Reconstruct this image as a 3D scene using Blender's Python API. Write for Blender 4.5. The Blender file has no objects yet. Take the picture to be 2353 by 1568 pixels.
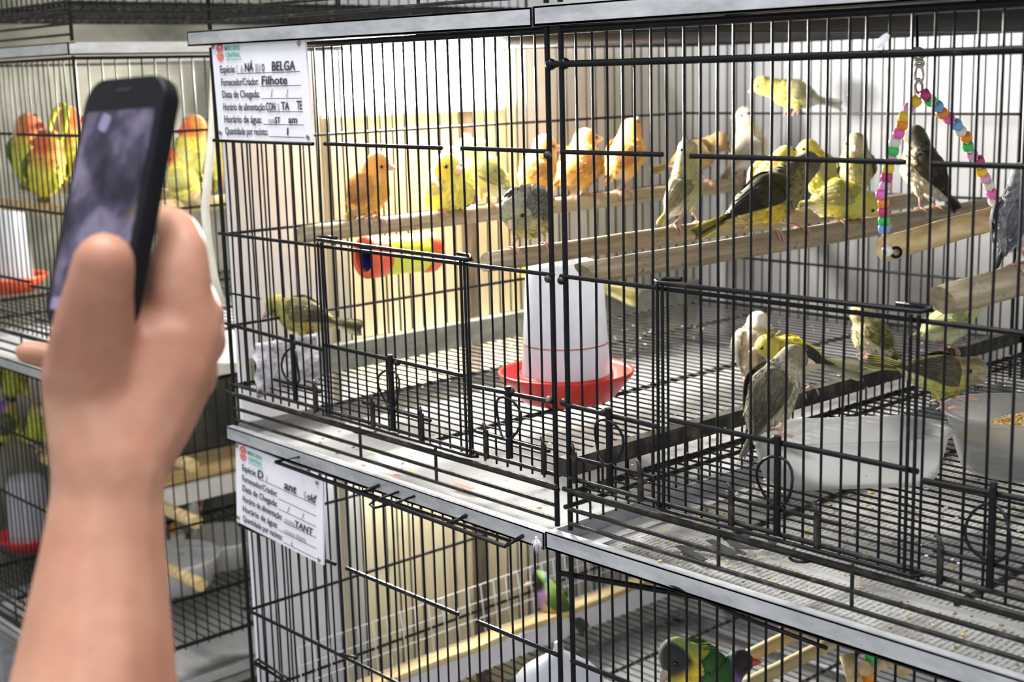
import bpy, bmesh, math, random
from mathutils import Vector, Matrix, noise
random.seed(7)
scene = bpy.context.scene
COL = scene.collection

# ------------------------------------------------------------------ camera
W, H_ = 2353.0, 1568.0
CX, CY = W / 2, H_ / 2
FPX = 3200.874                                   # focal length in pixels
CAMZ = 1.5                                       # eye height above the market floor
RC = Matrix(((0.67557822, -0.12132462, 0.72723751),
             (0.73680506, 0.14680431, -0.65997485),
             (-0.0266904, 0.98169691, 0.18857039)))
cam_d = bpy.data.cameras.new('camera')
cam = bpy.data.objects.new('camera', cam_d)
COL.objects.link(cam)
cam.matrix_world = Matrix.Translation((0, 0, CAMZ)) @ RC.to_4x4()
cam_d.sensor_width = 36.0
cam_d.lens = FPX / W * 36.0
cam_d.clip_start = 0.02
cam_d.dof.use_dof = True
cam_d.dof.focus_distance = 1.16
cam_d.dof.aperture_fstop = 9.0
scene.camera = cam
CAM = Vector((0, 0, CAMZ))

# ------------------------------------------------------------------ light and exposure
scene.view_settings.view_transform = 'Standard'
scene.view_settings.look = 'None'
scene.view_settings.gamma = 1.0
scene.view_settings.use_curve_mapping = False
scene.view_settings.exposure = 0.85
world = bpy.data.worlds.new('market_hall_light')
scene.world = world
world.use_nodes = True
bg = world.node_tree.nodes['Background']
bg.inputs[0].default_value = (0.93, 0.97, 1.0, 1)
bg.inputs[1].default_value = 0.50

def area(name, loc, target, sx, sy, power, col):
    l = bpy.data.lights.new(name, 'AREA')
    l.shape = 'RECTANGLE'; l.size = sx; l.size_y = sy
    l.energy = power; l.color = col
    o = bpy.data.objects.new(name, l)
    COL.objects.link(o)
    o.location = loc
    o.rotation_euler = (Vector(target) - Vector(loc)).to_track_quat('-Z', 'Y').to_euler()
    return o
# daylight from the open market hall behind and above the viewer
area('hall_skylight', (0.9, -1.1, 3.4), (-0.9, 1.0, 1.2), 1.6, 1.6, 22, (0.95, 0.98, 1.0))
# striplight in the aisle over the cages
area('aisle_striplight', (-0.7, 0.42, 3.3), (-0.85, 0.8, 1.1), 2.0, 0.3, 55, (1.0, 0.99, 0.95))

# ------------------------------------------------------------------ pixel helpers
def ray(px, py):
    return RC @ Vector(((px - CX) / FPX, -(py - CY) / FPX, -1.0))
def onY(px, py, y):
    r = ray(px, py); return CAM + r * (y / r.y)
def onX(px, py, x):
    r = ray(px, py); return CAM + r * (x / r.x)
def onZ(px, py, z):                               # z relative to the eye
    r = ray(px, py); return CAM + r * (z / r.z)
def atd(px, py, d):                               # depth d along the optical axis
    return CAM + ray(px, py) * d
FWD = RC @ Vector((0, 0, -1))
def depth_of(p):
    return (Vector(p) - CAM).dot(FWD)
def FP(px, py): return onY(px, py, 0.8)
def P3(x, y, z): return Vector((x, y, z + CAMZ))  # z relative to the eye

# ------------------------------------------------------------------ materials
MATS = {}
class N:
    def __init__(s, name):
        s.m = bpy.data.materials.new(name); s.m.use_nodes = True
        s.t = s.m.node_tree; s.b = s.t.nodes['Principled BSDF']
        s.out = s.t.nodes['Material Output']
    def n(s, typ, **kw):
        nd = s.t.nodes.new(typ)
        for k, v in kw.items(): setattr(nd, k, v)
        return nd
    def l(s, a, b): s.t.links.new(a, b)
    def coord(s, scale=(1, 1, 1), kind='Object'):
        tc = s.n('ShaderNodeTexCoord'); mp = s.n('ShaderNodeMapping')
        mp.inputs['Scale'].default_value = scale
        s.l(tc.outputs[kind], mp.inputs[0]); return mp.outputs[0]
    def noise(s, vec, scale, detail=4, rough=.55):
        nd = s.n('ShaderNodeTexNoise'); nd.inputs['Scale'].default_value = scale
        nd.inputs['Detail'].default_value = detail; nd.inputs['Roughness'].default_value = rough
        s.l(vec, nd.inputs['Vector']); return nd.outputs['Fac']
    def ramp(s, fac, stops):
        r = s.n('ShaderNodeValToRGB'); e = r.color_ramp.elements
        while len(e) < len(stops): e.new(0.5)
        for el, (p, c) in zip(e, stops):
            el.position = p; el.color = c if len(c) == 4 else (*c, 1)
        s.l(fac, r.inputs[0]); return r.outputs[0]
    def mix(s, fac, a, b, typ='MIX'):
        m = s.n('ShaderNodeMix', data_type='RGBA', blend_type=typ)
        for sock, v in ((m.inputs[0], fac), (m.inputs[6], a), (m.inputs[7], b)):
            if isinstance(v, (int, float)): sock.default_value = v
            elif isinstance(v, tuple): sock.default_value = v if len(v) == 4 else (*v, 1)
            else: s.l(v, sock)
        return m.outputs[2]
    def bump(s, h, strength=.3, dist=.002):
        b = s.n('ShaderNodeBump'); b.inputs['Strength'].default_value = strength
        b.inputs['Distance'].default_value = dist
        s.l(h, b.inputs['Height']); s.l(b.outputs[0], s.b.inputs['Normal'])
    def set(s, color=None, rough=None, metal=None, **kw):
        if color is not None:
            if isinstance(color, tuple): s.b.inputs['Base Color'].default_value = (*color, 1) if len(color) == 3 else color
            else: s.l(color, s.b.inputs['Base Color'])
        if rough is not None:
            if isinstance(rough, (int, float)): s.b.inputs['Roughness'].default_value = rough
            else: s.l(rough, s.b.inputs['Roughness'])
        if metal is not None: s.b.inputs['Metallic'].default_value = metal
        for k, v in kw.items():
            s.b.inputs[k].default_value = v
        return s.m

def mottled(name, a, b, scale=30, rough=.6, metal=0, bump=.15, stretch=(1, 1, 1), lo=.35, hi=.65, **kw):
    k = N(name); v = k.coord(stretch); f = k.noise(v, scale, 6)
    k.set(k.ramp(f, [(lo, a), (hi, b)]), rough, metal, **kw)
    if bump: k.bump(f, bump)
    return k.m
def plain(name, c, rough=.5, metal=0, **kw):
    k = N(name); v = k.coord(); f = k.noise(v, 60, 3)
    k.set(k.ramp(f, [(0.3, tuple(x * .88 for x in c)), (0.7, c)]), rough, metal, **kw); return k.m

M = {}
# black enamelled wire with droppings and wear
k = N('black_wire'); v = k.coord(kind='Generated'); g = k.n('ShaderNodeNewGeometry')
f = k.noise(g.outputs['Position'], 55, 5, .6)
k.set(k.ramp(f, [(0.0, (.004, .004, .005)), (.62, (.006, .006, .008)), (.70, (.025, .022, .02)), (.82, (.09, .085, .07))]), .3); k.b.inputs['Specular IOR Level'].default_value = .16
M['wire'] = k.m
k = N('grimy_wire'); g = k.n('ShaderNodeNewGeometry')
f = k.noise(g.outputs['Position'], 70, 6, .65)
k.set(k.ramp(f, [(0.0, (.006, .006, .006)), (.5, (.012, .011, .010)), (.64, (.04, .036, .03)), (.78, (.18, .17, .14))]), .42); k.b.inputs['Specular IOR Level'].default_value = .2
M['grime'] = k.m
k = N('galvanised_sheet'); v = k.coord((1, 1, 3)); f = k.noise(v, 22, 8, .7); f2 = k.noise(v, 140, 3)
c = k.ramp(f, [(.3, (.33, .34, .37)), (.5, (.46, .47, .50)), (.68, (.58, .59, .62))])
d = k.ramp(f2, [(.68, (0, 0, 0)), (.76, (1, 1, 1))])
k.set(k.mix(d, c, (.52, .47, .36)), .42, .55); k.bump(f, .08)
M['galv'] = k.m
k = N('dirty_metal'); v = k.coord((1, 1, 2)); f = k.noise(v, 14, 8, .7); f2 = k.noise(v, 60, 5, .7)
c = k.ramp(f, [(.3, (.12, .13, .11)), (.5, (.24, .25, .23)), (.7, (.38, .38, .35))])
d = k.ramp(f2, [(.62, (0, 0, 0)), (.72, (1, 1, 1))])
k.set(k.mix(d, c, (.5, .47, .38)), .6, .15); k.bump(f2, .1)
M['dirtymetal'] = k.m
k = N('perch_wood'); v = k.coord((30, 1.6, 30)); f = k.noise(v, 6, 8, .65); v2 = k.coord(); f2 = k.noise(v2, 90, 5, .7)
c = k.ramp(f, [(.28, (.22, .165, .10)), (.5, (.38, .30, .19)), (.7, (.52, .44, .31))])
d = k.ramp(f2, [(.60, (0, 0, 0)), (.68, (1, 1, 1))])
e = k.ramp(k.noise(v2, 35, 4), [(.66, (0, 0, 0)), (.74, (1, 1, 1))])
c = k.mix(d, c, (.16, .11, .06)); c = k.mix(e, c, (.72, .68, .58))
k.set(c, .75); k.bump(f, .5, .002)
M['perch'] = k.m
k = N('pale_split_wood'); v = k.coord((20, 1.2, 20)); f = k.noise(v, 5, 8, .65)
k.set(k.ramp(f, [(.3, (.38, .25, .10)), (.5, (.62, .46, .22)), (.7, (.80, .66, .40))]), .7); k.bump(f, .5, .002)
M['splitwood'] = k.m
M['dark_wood'] = mottled('dirty_ledge_wood', (.13, .12, .08), (.27, .25, .18), 30, .8, 0, .3, (6, 1, 6))
k = N('white_board'); v = k.coord((1, 1, .4)); f = k.noise(v, 9, 8, .7); f2 = k.noise(k.coord(), 45, 4)
c = k.ramp(f, [(.3, (.60, .59, .63)), (.65, (.76, .75, .80))]); d = k.ramp(f2, [(.68, (0, 0, 0)), (.78, (1, 1, 1))])
k.set(k.mix(d, c, (.55, .47, .34)), .6); M['whiteboard'] = k.m
k = N('cream_plywood'); v = k.coord((1, 14, .7)); f = k.noise(v, 4, 7, .65); f2 = k.noise(k.coord((1, 1, .5)), 26, 6, .7)
c = k.ramp(f, [(.3, (.66, .55, .33)), (.5, (.75, .65, .42)), (.7, (.80, .72, .50))]); d = k.ramp(f2, [(.60, (0, 0, 0)), (.75, (1, 1, 1))])
k.set(k.mix(d, c, (.45, .36, .22)), .7); k.bump(f, .1); M['cream'] = k.m
M['brown_batten'] = mottled('brown_batten_wood', (.10, .075, .05), (.20, .15, .10), 20, .7, 0, .3, (8, 8, 1))
M['plaster'] = mottled('pale_plaster', (.31, .31, .32), (.40, .40, .42), 5, .85, 0, .1)
M['grey_plaster'] = mottled('grey_board', (.46, .45, .41), (.60, .58, .53), 7, .85, 0, .1, (1, 6, .5))
M['concrete'] = mottled('market_floor_concrete', (.20, .19, .18), (.32, .31, .30), 4, .8)
M['dark_wall'] = mottled('shop_wall_paint', (.07, .07, .055), (.22, .21, .17), 7, .85)
k = N('tray_paper'); v = k.coord(); f = k.noise(v, 9, 6, .6); f2 = k.noise(v, 130, 4, .6); f3 = k.noise(v, 17, 3)
c = k.ramp(f, [(.3, (.70, .70, .71)), (.6, (.84, .84, .85))])
d = k.ramp(f2, [(.66, (0, 0, 0)), (.72, (1, 1, 1))]); e = k.ramp(f3, [(.62, (0, 0, 0)), (.75, (.7, .7, .7))])
c = k.mix(e, c, (.42, .38, .31)); k.set(k.mix(d, c, (.22, .17, .09)), .75); M['paper'] = k.m
# newspaper: columns of fine grey print
k = N('newspaper'); tc = k.n('ShaderNodeTexCoord')
def wav(scale, direction, vec):
    w = k.n('ShaderNodeTexWave', wave_type='BANDS', bands_direction=direction); w.inputs['Scale'].default_value = scale
    w.inputs['Distortion'].default_value = 0; k.l(vec, w.inputs['Vector']); return w.outputs['Fac']
lines = wav(62, 'X', tc.outputs['Object']); f = k.noise(k.coord(), 420, 2)
cols = k.ramp(wav(4.2, 'Y', tc.outputs['Object']), [(.05, (0, 0, 0)), (.12, (1, 1, 1))])
txt = k.ramp(lines, [(.45, (0, 0, 0)), (.6, (1, 1, 1))]); tx2 = k.ramp(f, [(.42, (0, 0, 0)), (.5, (1, 1, 1))])
m1 = k.mix(1.0, txt, tx2, 'MULTIPLY'); m1 = k.mix(1.0, m1, cols, 'MULTIPLY')
f4 = k.noise(k.coord(), 11, 6, .65); dirt = k.ramp(f4, [(.52, (0, 0, 0)), (.68, (.85, .85, .85))])
c = k.mix(m1, (.78, .77, .76), (.36, .36, .37)); c = k.mix(dirt, c, (.30, .28, .25))
f5 = k.noise(k.coord(), 150, 3); c = k.mix(k.ramp(f5, [(.68, (0, 0, 0)), (.72, (1, 1, 1))]), c, (.12, .10, .07))
k.set(c, .8); M['news'] = k.m
M['ink'] = plain('print_ink', (.035, .035, .045), .6)
M['greyink'] = plain('faded_marker_ink', (.38, .37, .43), .6)
M['bigprint'] = plain('headline_grey_ink', (.07, .07, .07), .9); M['bigprint'].node_tree.nodes['Principled BSDF'].inputs['Specular IOR Level'].default_value = 0
M['redlogo'] = plain('red_logo_ink', (.72, .11, .08), .5)
M['greenlogo'] = plain('green_logo_ink', (.06, .42, .27), .5)
M['pvc'] = mottled('white_sign_plastic', (.70, .69, .77), (.78, .77, .85), 12, .35, 0, 0)
M['rust'] = plain('eyelet_metal', (.42, .36, .28), .4, .8)
M['redplastic'] = mottled('red_dish_plastic', (.62, .03, .025), (.72, .05, .04), 40, .3, 0, .03)
M['orangeplastic'] = plain('orange_toy_plastic', (.86, .13, .05), .35)
M['limeplastic'] = plain('lime_toy_plastic', (.72, .82, .06), .35)
M['blueplastic'] = plain('blue_toy_plastic', (.03, .035, .24), .4)
M['whiteplastic'] = plain('white_plastic', (.84, .85, .88), .4)
def translucent(name, c, t=.5, rough=.3):
    k = N(name); v = k.coord(); f = k.noise(v, 70, 5)
    k.set(k.ramp(f, [(.3, tuple(x * .86 for x in c)), (.65, c)]), rough)
    tr = k.n('ShaderNodeBsdfTranslucent'); tr.inputs[0].default_value = (*c, 1)
    mx = k.n('ShaderNodeMixShader'); mx.inputs[0].default_value = t
    k.l(k.b.outputs[0], mx.inputs[1]); k.l(tr.outputs[0], mx.inputs[2]); k.l(mx.outputs[0], k.out.inputs[0]); return k.m
M['jar'] = translucent('milky_jar_plastic', (.66, .68, .74), .45)
def clearish(name, c, dirt=(.55, .52, .45)):
    k = N(name); v = k.coord(); f = k.noise(v, 45, 6, .7); f2 = k.noise(v, 160, 3)
    cc = k.ramp(f, [(.3, tuple(x * .85 for x in c)), (.65, c)])
    cc = k.mix(k.ramp(f2, [(.66, (0, 0, 0)), (.73, (1, 1, 1))]), cc, dirt)
    k.set(cc, .35)
    tr = k.n('ShaderNodeBsdfTranslucent'); tr.inputs[0].default_value = (*c, 1)
    tp = k.n('ShaderNodeBsdfTransparent'); tp.inputs[0].default_value = (.93, .94, .96, 1)
    m1 = k.n('ShaderNodeMixShader'); m1.inputs[0].default_value = .45
    m2 = k.n('ShaderNodeMixShader'); m2.inputs[0].default_value = .46
    k.l(k.b.outputs[0], m1.inputs[1]); k.l(tr.outputs[0], m1.inputs[2])
    k.l(m1.outputs[0], m2.inputs[1]); k.l(tp.outputs[0], m2.inputs[2]); k.l(m2.outputs[0], k.out.inputs[0]); return k.m
M['bowl'] = clearish('cloudy_clear_plastic', (.50, .50, .50))
M['seedmat'] = mottled('bird_seed', (.45, .28, .08), (.78, .60, .28), 300, .6, 0, .3)
M['chrome'] = plain('chain_steel', (.55, .54, .50), .25, 1)
M['skin'] = None
k = N('skin'); v = k.coord(); f = k.noise(v, 30, 5, .6); f2 = k.noise(v, 9, 4)
c = k.ramp(f2, [(.32, (.26, .105, .065)), (.5, (.37, .18, .115)), (.68, (.44, .25, .165))])
c = k.mix(k.ramp(f, [(.4, (0, 0, 0)), (.75, (.5, .5, .5))]), c, (.34, .13, .085))
k.set(c, .55); k.b.inputs['Subsurface Weight'].default_value = .12; k.b.inputs['Subsurface Radius'].default_value = (.01, .004, .002)
k.bump(k.noise(v, 120, 5), .25, .0012); M['skin'] = k.m
M['nail'] = plain('fingernail', (.75, .5, .42), .3)
M['phone'] = plain('black_phone_plastic', (.005, .005, .007), .4); M['phone'].node_tree.nodes['Principled BSDF'].inputs['Specular IOR Level'].default_value = .12
M['hair'] = plain('strap_black', (.02, .02, .02), .6)
M['curtain'] = translucent('hanging_plastic_strip', (.80, .78, .70), .3)
def emit(name, c, s):
    k = N(name); k.set((.8, .8, .8), .5)
    k.b.inputs['Emission Color'].default_value = (*c, 1); k.b.inputs['Emission Strength'].default_value = s; return k.m
M['lamp'] = emit('lit_lamp_tube', (1.0, .98, .93), 22.0)
M['lampcover'] = emit('lit_yellowed_cover', (1.0, .93, .62), .9)
# phone screen: dim blurred live view
k = N('phone_screen'); v = k.coord(); f = k.noise(v, 28, 3, .5); f2 = k.noise(v, 60, 2); f3 = k.noise(v, 45, 2)
c = k.ramp(f, [(.40, (.010, .008, .026)), (.50, (.075, .062, .12)), (.60, (.30, .26, .40))])
c = k.mix(k.ramp(f2, [(.60, (0, 0, 0)), (.75, (.8, .8, .8))]), c, (.12, .085, .03))
c = k.mix(k.ramp(f3, [(.66, (0, 0, 0)), (.75, (.8, .8, .8))]), c, (.10, .02, .05))
k.set((.01, .01, .012), .15); k.l(c, k.b.inputs['Emission Color']); k.b.inputs['Emission Strength'].default_value = .42; k.b.inputs['Specular IOR Level'].default_value = .1
M['screen'] = k.m
M['screenwhite'] = emit('glint_and_strip_glow', (.62, .58, .95), .10); M['screenwhite'].node_tree.nodes['Principled BSDF'].inputs['Base Color'].default_value = (.10, .09, .17, 1)  # faint glow for the painted glint and the status strip
# plumage: per-vertex colour with fine feather streaks
def plumage(name, dens=1.0):
    k = N(name)
    a = k.n('ShaderNodeAttribute', attribute_name='Col'); s = k.n('ShaderNodeAttribute', attribute_name='Streak')
    v = k.coord((1.0, 3.2, 3.2)); f = k.noise(v, 125, 4, .6); f2 = k.noise(v, 260, 3, .6)
    st = k.ramp(f, [(.46, (0, 0, 0)), (.58, (1, 1, 1))])
    mu = k.n('ShaderNodeMath', operation='MULTIPLY'); k.l(st, mu.inputs[0]); k.l(s.outputs['Fac'], mu.inputs[1])
    c = k.mix(mu.outputs[0], a.outputs['Color'], (.045, .035, .02))
    c2 = k.mix(.30, c, k.ramp(f2, [(.3, (.35, .35, .35)), (.7, (1, 1, 1))]), 'MULTIPLY')
    k.set(c2, .75); k.b.inputs['Sheen Weight'].default_value = .25
    k.bump(f2, .55, .0012); return k.m
M['feather'] = plumage('plumage')
k = N('flight_feathers'); a = k.n('ShaderNodeAttribute', attribute_name='Col')
f = k.noise(k.coord((2, 12, 12)), 60, 3); c = k.mix(.25, a.outputs['Color'], k.ramp(f, [(.3, (.4, .4, .4)), (.7, (1, 1, 1))]), 'MULTIPLY')
s_ = k.n('ShaderNodeAttribute', attribute_name='Streak'); fs = k.noise(k.coord((1.0, 4, 4)), 120, 4, .6)
mu = k.n('ShaderNodeMath', operation='MULTIPLY'); k.l(k.ramp(fs, [(.44, (0, 0, 0)), (.56, (1, 1, 1))]), mu.inputs[0]); k.l(s_.outputs['Fac'], mu.inputs[1])
c = k.mix(mu.outputs[0], c, (.04, .032, .02)); k.set(c, .6); M['quill'] = k.m
M['eye'] = plain('bird_eye', (.006, .005, .005), .08)
M['beak'] = plain('pale_beak', (.74, .50, .40), .35)
M['darkbeak'] = plain('horn_beak', (.36, .27, .22), .35)
M['redbeak'] = plain('red_beak', (.68, .10, .05), .35)
M['leg'] = mottled('pink_bird_leg', (.55, .30, .22), (.70, .43, .34), 200, .5, 0, .1)

# ------------------------------------------------------------------ mesh helpers
def tag(o, label=None, cat=None, group=None, kind=None):
    if label: o['label'] = label
    if cat: o['category'] = cat
    if group: o['group'] = group
    if kind: o['kind'] = kind
    return o
def link(o, parent=None):
    COL.objects.link(o)
    if parent is not None:
        o.parent = parent
        o.matrix_parent_inverse = parent.matrix_world.inverted() if parent.matrix_world != Matrix() else Matrix()
    return o
def mesh_obj(name, me, mat, parent=None, mw=None, smooth=False):
    o = bpy.data.objects.new(name, me)
    if mat is not None and not me.materials: me.materials.append(mat)
    if smooth:
        for p in me.polygons: p.use_smooth = True
    COL.objects.link(o)
    if parent is not None:
        o.parent = parent
        pm = parent_world(parent)
        o.matrix_local = pm.inverted() @ (mw if mw is not None else Matrix())
    elif mw is not None:
        o.matrix_world = mw
    if mw is not None: WORLD[o.name] = mw.copy()
    else: WORLD[o.name] = Matrix()
    return o
WORLD = {}
def parent_world(p): return WORLD.get(p.name, Matrix())
def empty(name, loc, label, cat, group=None, kind=None):
    o = bpy.data.objects.new(name, None); o.empty_display_size = .02
    COL.objects.link(o)
    mw = Matrix.Translation(loc); o.matrix_world = mw; WORLD[o.name] = mw
    tag(o, label, cat, group, kind); return o
def from_bm(bm, name='mesh'):
    me = bpy.data.meshes.new(name); bm.normal_update(); bm.to_mesh(me); bm.free(); return me
def box_bm(bm, c, s, rot=None):
    g = bmesh.ops.create_cube(bm, size=1)['verts']
    m = Matrix.Translation(c) @ (rot.to_4x4() if rot else Matrix()) @ Matrix.Diagonal((*s, 1))
    bmesh.ops.transform(bm, matrix=m, verts=g); return g
def box(name, c, s, mat, parent=None, bevel=0.0, rot=None):
    bm = bmesh.new(); box_bm(bm, (0, 0, 0), s)
    if bevel: bmesh.ops.bevel(bm, geom=bm.edges[:], offset=bevel, segments=2, affect='EDGES', profile=.7)
    mw = Matrix.Translation(c) @ (rot.to_4x4() if rot else Matrix())
    return mesh_obj(name, from_bm(bm, name), mat, parent, mw)
def frame_of(d, up=Vector((0, 0, 1))):
    d = d.normalized()
    if abs(d.dot(up)) > .97: up = Vector((0, 1, 0))
    s = up.cross(d).normalized(); u = d.cross(s); return s, u
def tube_bm(bm, pts, r, seg=8, cap=True, closed=False):
    pts = [Vector(p) for p in pts]; n = len(pts)
    rr = r if isinstance(r, (list, tuple)) else [r] * n
    rings = []; s = None
    for i, p in enumerate(pts):
        if closed: d = pts[(i + 1) % n] - pts[i - 1]
        else: d = pts[min(i + 1, n - 1)] - pts[max(i - 1, 0)]
        d.normalize()
        if s is None: s, u = frame_of(d)
        else:
            s = (s - d * s.dot(d)).normalized(); u = d.cross(s)
        rings.append([bm.verts.new(p + (s * math.cos(2 * math.pi * k / seg) + u * math.sin(2 * math.pi * k / seg)) * rr[i]) for k in range(seg)])
    m = n if closed else n - 1
    for i in range(m):
        a, b = rings[i], rings[(i + 1) % n]
        for k in range(seg):
            f = bm.faces.new((a[k], a[(k + 1) % seg], b[(k + 1) % seg], b[k])); f.smooth = True
    if cap and not closed:
        bm.faces.new(rings[0][::-1]); bm.faces.new(rings[-1])
def tube(name, pts, r, mat, parent=None, seg=8, closed=False):
    bm = bmesh.new(); o = Vector(pts[0])
    tube_bm(bm, [Vector(p) - o for p in pts], r, seg, True, closed)
    return mesh_obj(name, from_bm(bm, name), mat, parent, Matrix.Translation(o))
def lathe_bm(bm, prof, seg=40):
    rings = []
    for r, z in prof:
        if r < 1e-6: rings.append([bm.verts.new((0, 0, z))])
        else: rings.append([bm.verts.new((r * math.cos(2 * math.pi * k / seg), r * math.sin(2 * math.pi * k / seg), z)) for k in range(seg)])
    for a, b in zip(rings, rings[1:]):
        for k in range(seg):
            k2 = (k + 1) % seg
            if len(a) == 1 and len(b) == 1: continue
            if len(a) == 1: f = bm.faces.new((a[0], b[k2], b[k]))
            elif len(b) == 1: f = bm.faces.new((a[k], a[k2], b[0]))
            else: f = bm.faces.new((a[k], a[k2], b[k2], b[k]))
            f.smooth = True
def lathe(name, prof, mat, parent, mw, seg=40):
    bm = bmesh.new(); lathe_bm(bm, prof, seg); bmesh.ops.recalc_face_normals(bm, faces=bm.faces[:])
    return mesh_obj(name, from_bm(bm, name), mat, parent, mw)
def poly_prism(name, outline, thick, mat, parent, mw):
    """outline in local xy, extruded along +z"""
    bm = bmesh.new()
    vs = [bm.verts.new((x, y, 0)) for x, y in outline]; f = bm.faces.new(vs)
    r = bmesh.ops.extrude_face_region(bm, geom=[f]); bmesh.ops.translate(bm, vec=(0, 0, thick), verts=[v for v in r['geom'] if isinstance(v, bmesh.types.BMVert)])
    bmesh.ops.recalc_face_normals(bm, faces=bm.faces[:])
    return mesh_obj(name, from_bm(bm, name), mat, parent, mw)

# shared straight wires: unit length along z, unit radius, with a faint hand-bent wave
WIRE_ME = []
for vi in range(4):
    bm = bmesh.new(); pts = []
    for i in range(9):
        t = i / 8
        w = 0 if vi == 0 else .55 * math.sin(math.pi * t) * math.sin(2.1 * vi + t * (5 + vi))
        pts.append((w, w * .4 * (-1) ** vi, t))
    s, u = Vector((1, 0, 0)), Vector((0, 1, 0)); rings = []
    if vi == 0: pts = [pts[0], pts[-1]]
    for p in pts: rings.append([bm.verts.new(Vector(p) + s * math.cos(k * math.pi / 3) + u * math.sin(k * math.pi / 3)) for k in range(6)])
    for a, b in zip(rings, rings[1:]):
        for k in range(6):
            f = bm.faces.new((a[k], a[(k + 1) % 6], b[(k + 1) % 6], b[k])); f.smooth = True
    bm.faces.new(rings[0][::-1]); bm.faces.new(rings[-1])
    WIRE_ME.append({})
    base = from_bm(bm, 'wire')
    for key in ('wire', 'grime'):
        m2 = base.copy(); m2.materials.append(M[key]); WIRE_ME[vi][key] = m2
def wire(name, a, b, r, parent, mat='wire', wavy=False):
    a = Vector(a); b = Vector(b); d = b - a; L = d.length
    me = WIRE_ME[random.randint(1, 3) if wavy else 0][mat]
    q = d.to_track_quat('Z', 'Y').to_matrix().to_4x4() @ Matrix.Rotation(random.uniform(0, 6.28) if wavy else 0, 4, 'Z')
    mw = Matrix.Translation(a) @ q @ Matrix.Diagonal((r, r, L, 1))
    o = bpy.data.objects.new(name, me); COL.objects.link(o)
    o.parent = parent; o.matrix_local = parent_world(parent).inverted() @ mw
    WORLD[o.name] = mw
    return o

# ------------------------------------------------------------------ the room
CW = 0.5225; YF = 0.8; YB = 1.58; PITCH = 0.44
XL0 = -1.352; XR0 = -0.8135; XLB = -1.685 - CW
bm = bmesh.new(); box_bm(bm, (-1.2, 0.6, -.025), (6.5, 5.6, .05))
tag(mesh_obj('floor', from_bm(bm), M['concrete']), kind='structure')
bm = bmesh.new(); box_bm(bm, (-0.9, 1.72, 1.25), (4.6, .1, 2.5))
tag(mesh_obj('wall_back', from_bm(bm), M['plaster']), kind='structure')
bm = bmesh.new(); box_bm(bm, (-2.42, 0.8, 1.25), (.1, 1.9, 2.5))
tag(mesh_obj('wall_left', from_bm(bm), M['dark_wall']), kind='structure')

# boards standing between the two rows of cages
XP = XL0 - 0.052
def board(name, y0, y1, z0, z1, mat, label, th=.006, x=XP):
    c = P3(x - th / 2, (y0 + y1) / 2, (z0 + z1) / 2)
    return tag(box(name, c, (th, y1 - y0, z1 - z0), mat, None, .001), label, 'board')
yA = onX(528, 500, XP).y; yB_ = onX(752, 500, XP).y; yC = onX(1195, 500, XP).y
ZBOT = -1.06
board('side_board', yA, yB_ - .004, ZBOT, .052, M['whiteboard'], 'smooth white board standing behind the wires under the upper sign')
board('side_board', yB_, yC, ZBOT, .052, M['cream'], 'cream plywood board carrying the lit lamp beside the cage', .008)
board('side_board', yC + .003, YB + .12, ZBOT, .052, M['grey_plaster'], 'greyish board beyond the plywood in the cage corner')
for px_ in (772, 1072):
    y_ = onX(px_, 480, XP).y
    c = P3(XP + .004, y_, -.504)
    tag(box('wooden_batten', c, (.010, .022 if px_ == 772 else .020, 1.11), M['brown_batten'] if px_ == 1072 else M['grey_plaster'], None, .001),
        'dark brown upright batten nailed across the cream plywood' if px_ == 1072 else 'pale weathered batten at the edge of the white board', 'batten')

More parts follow.
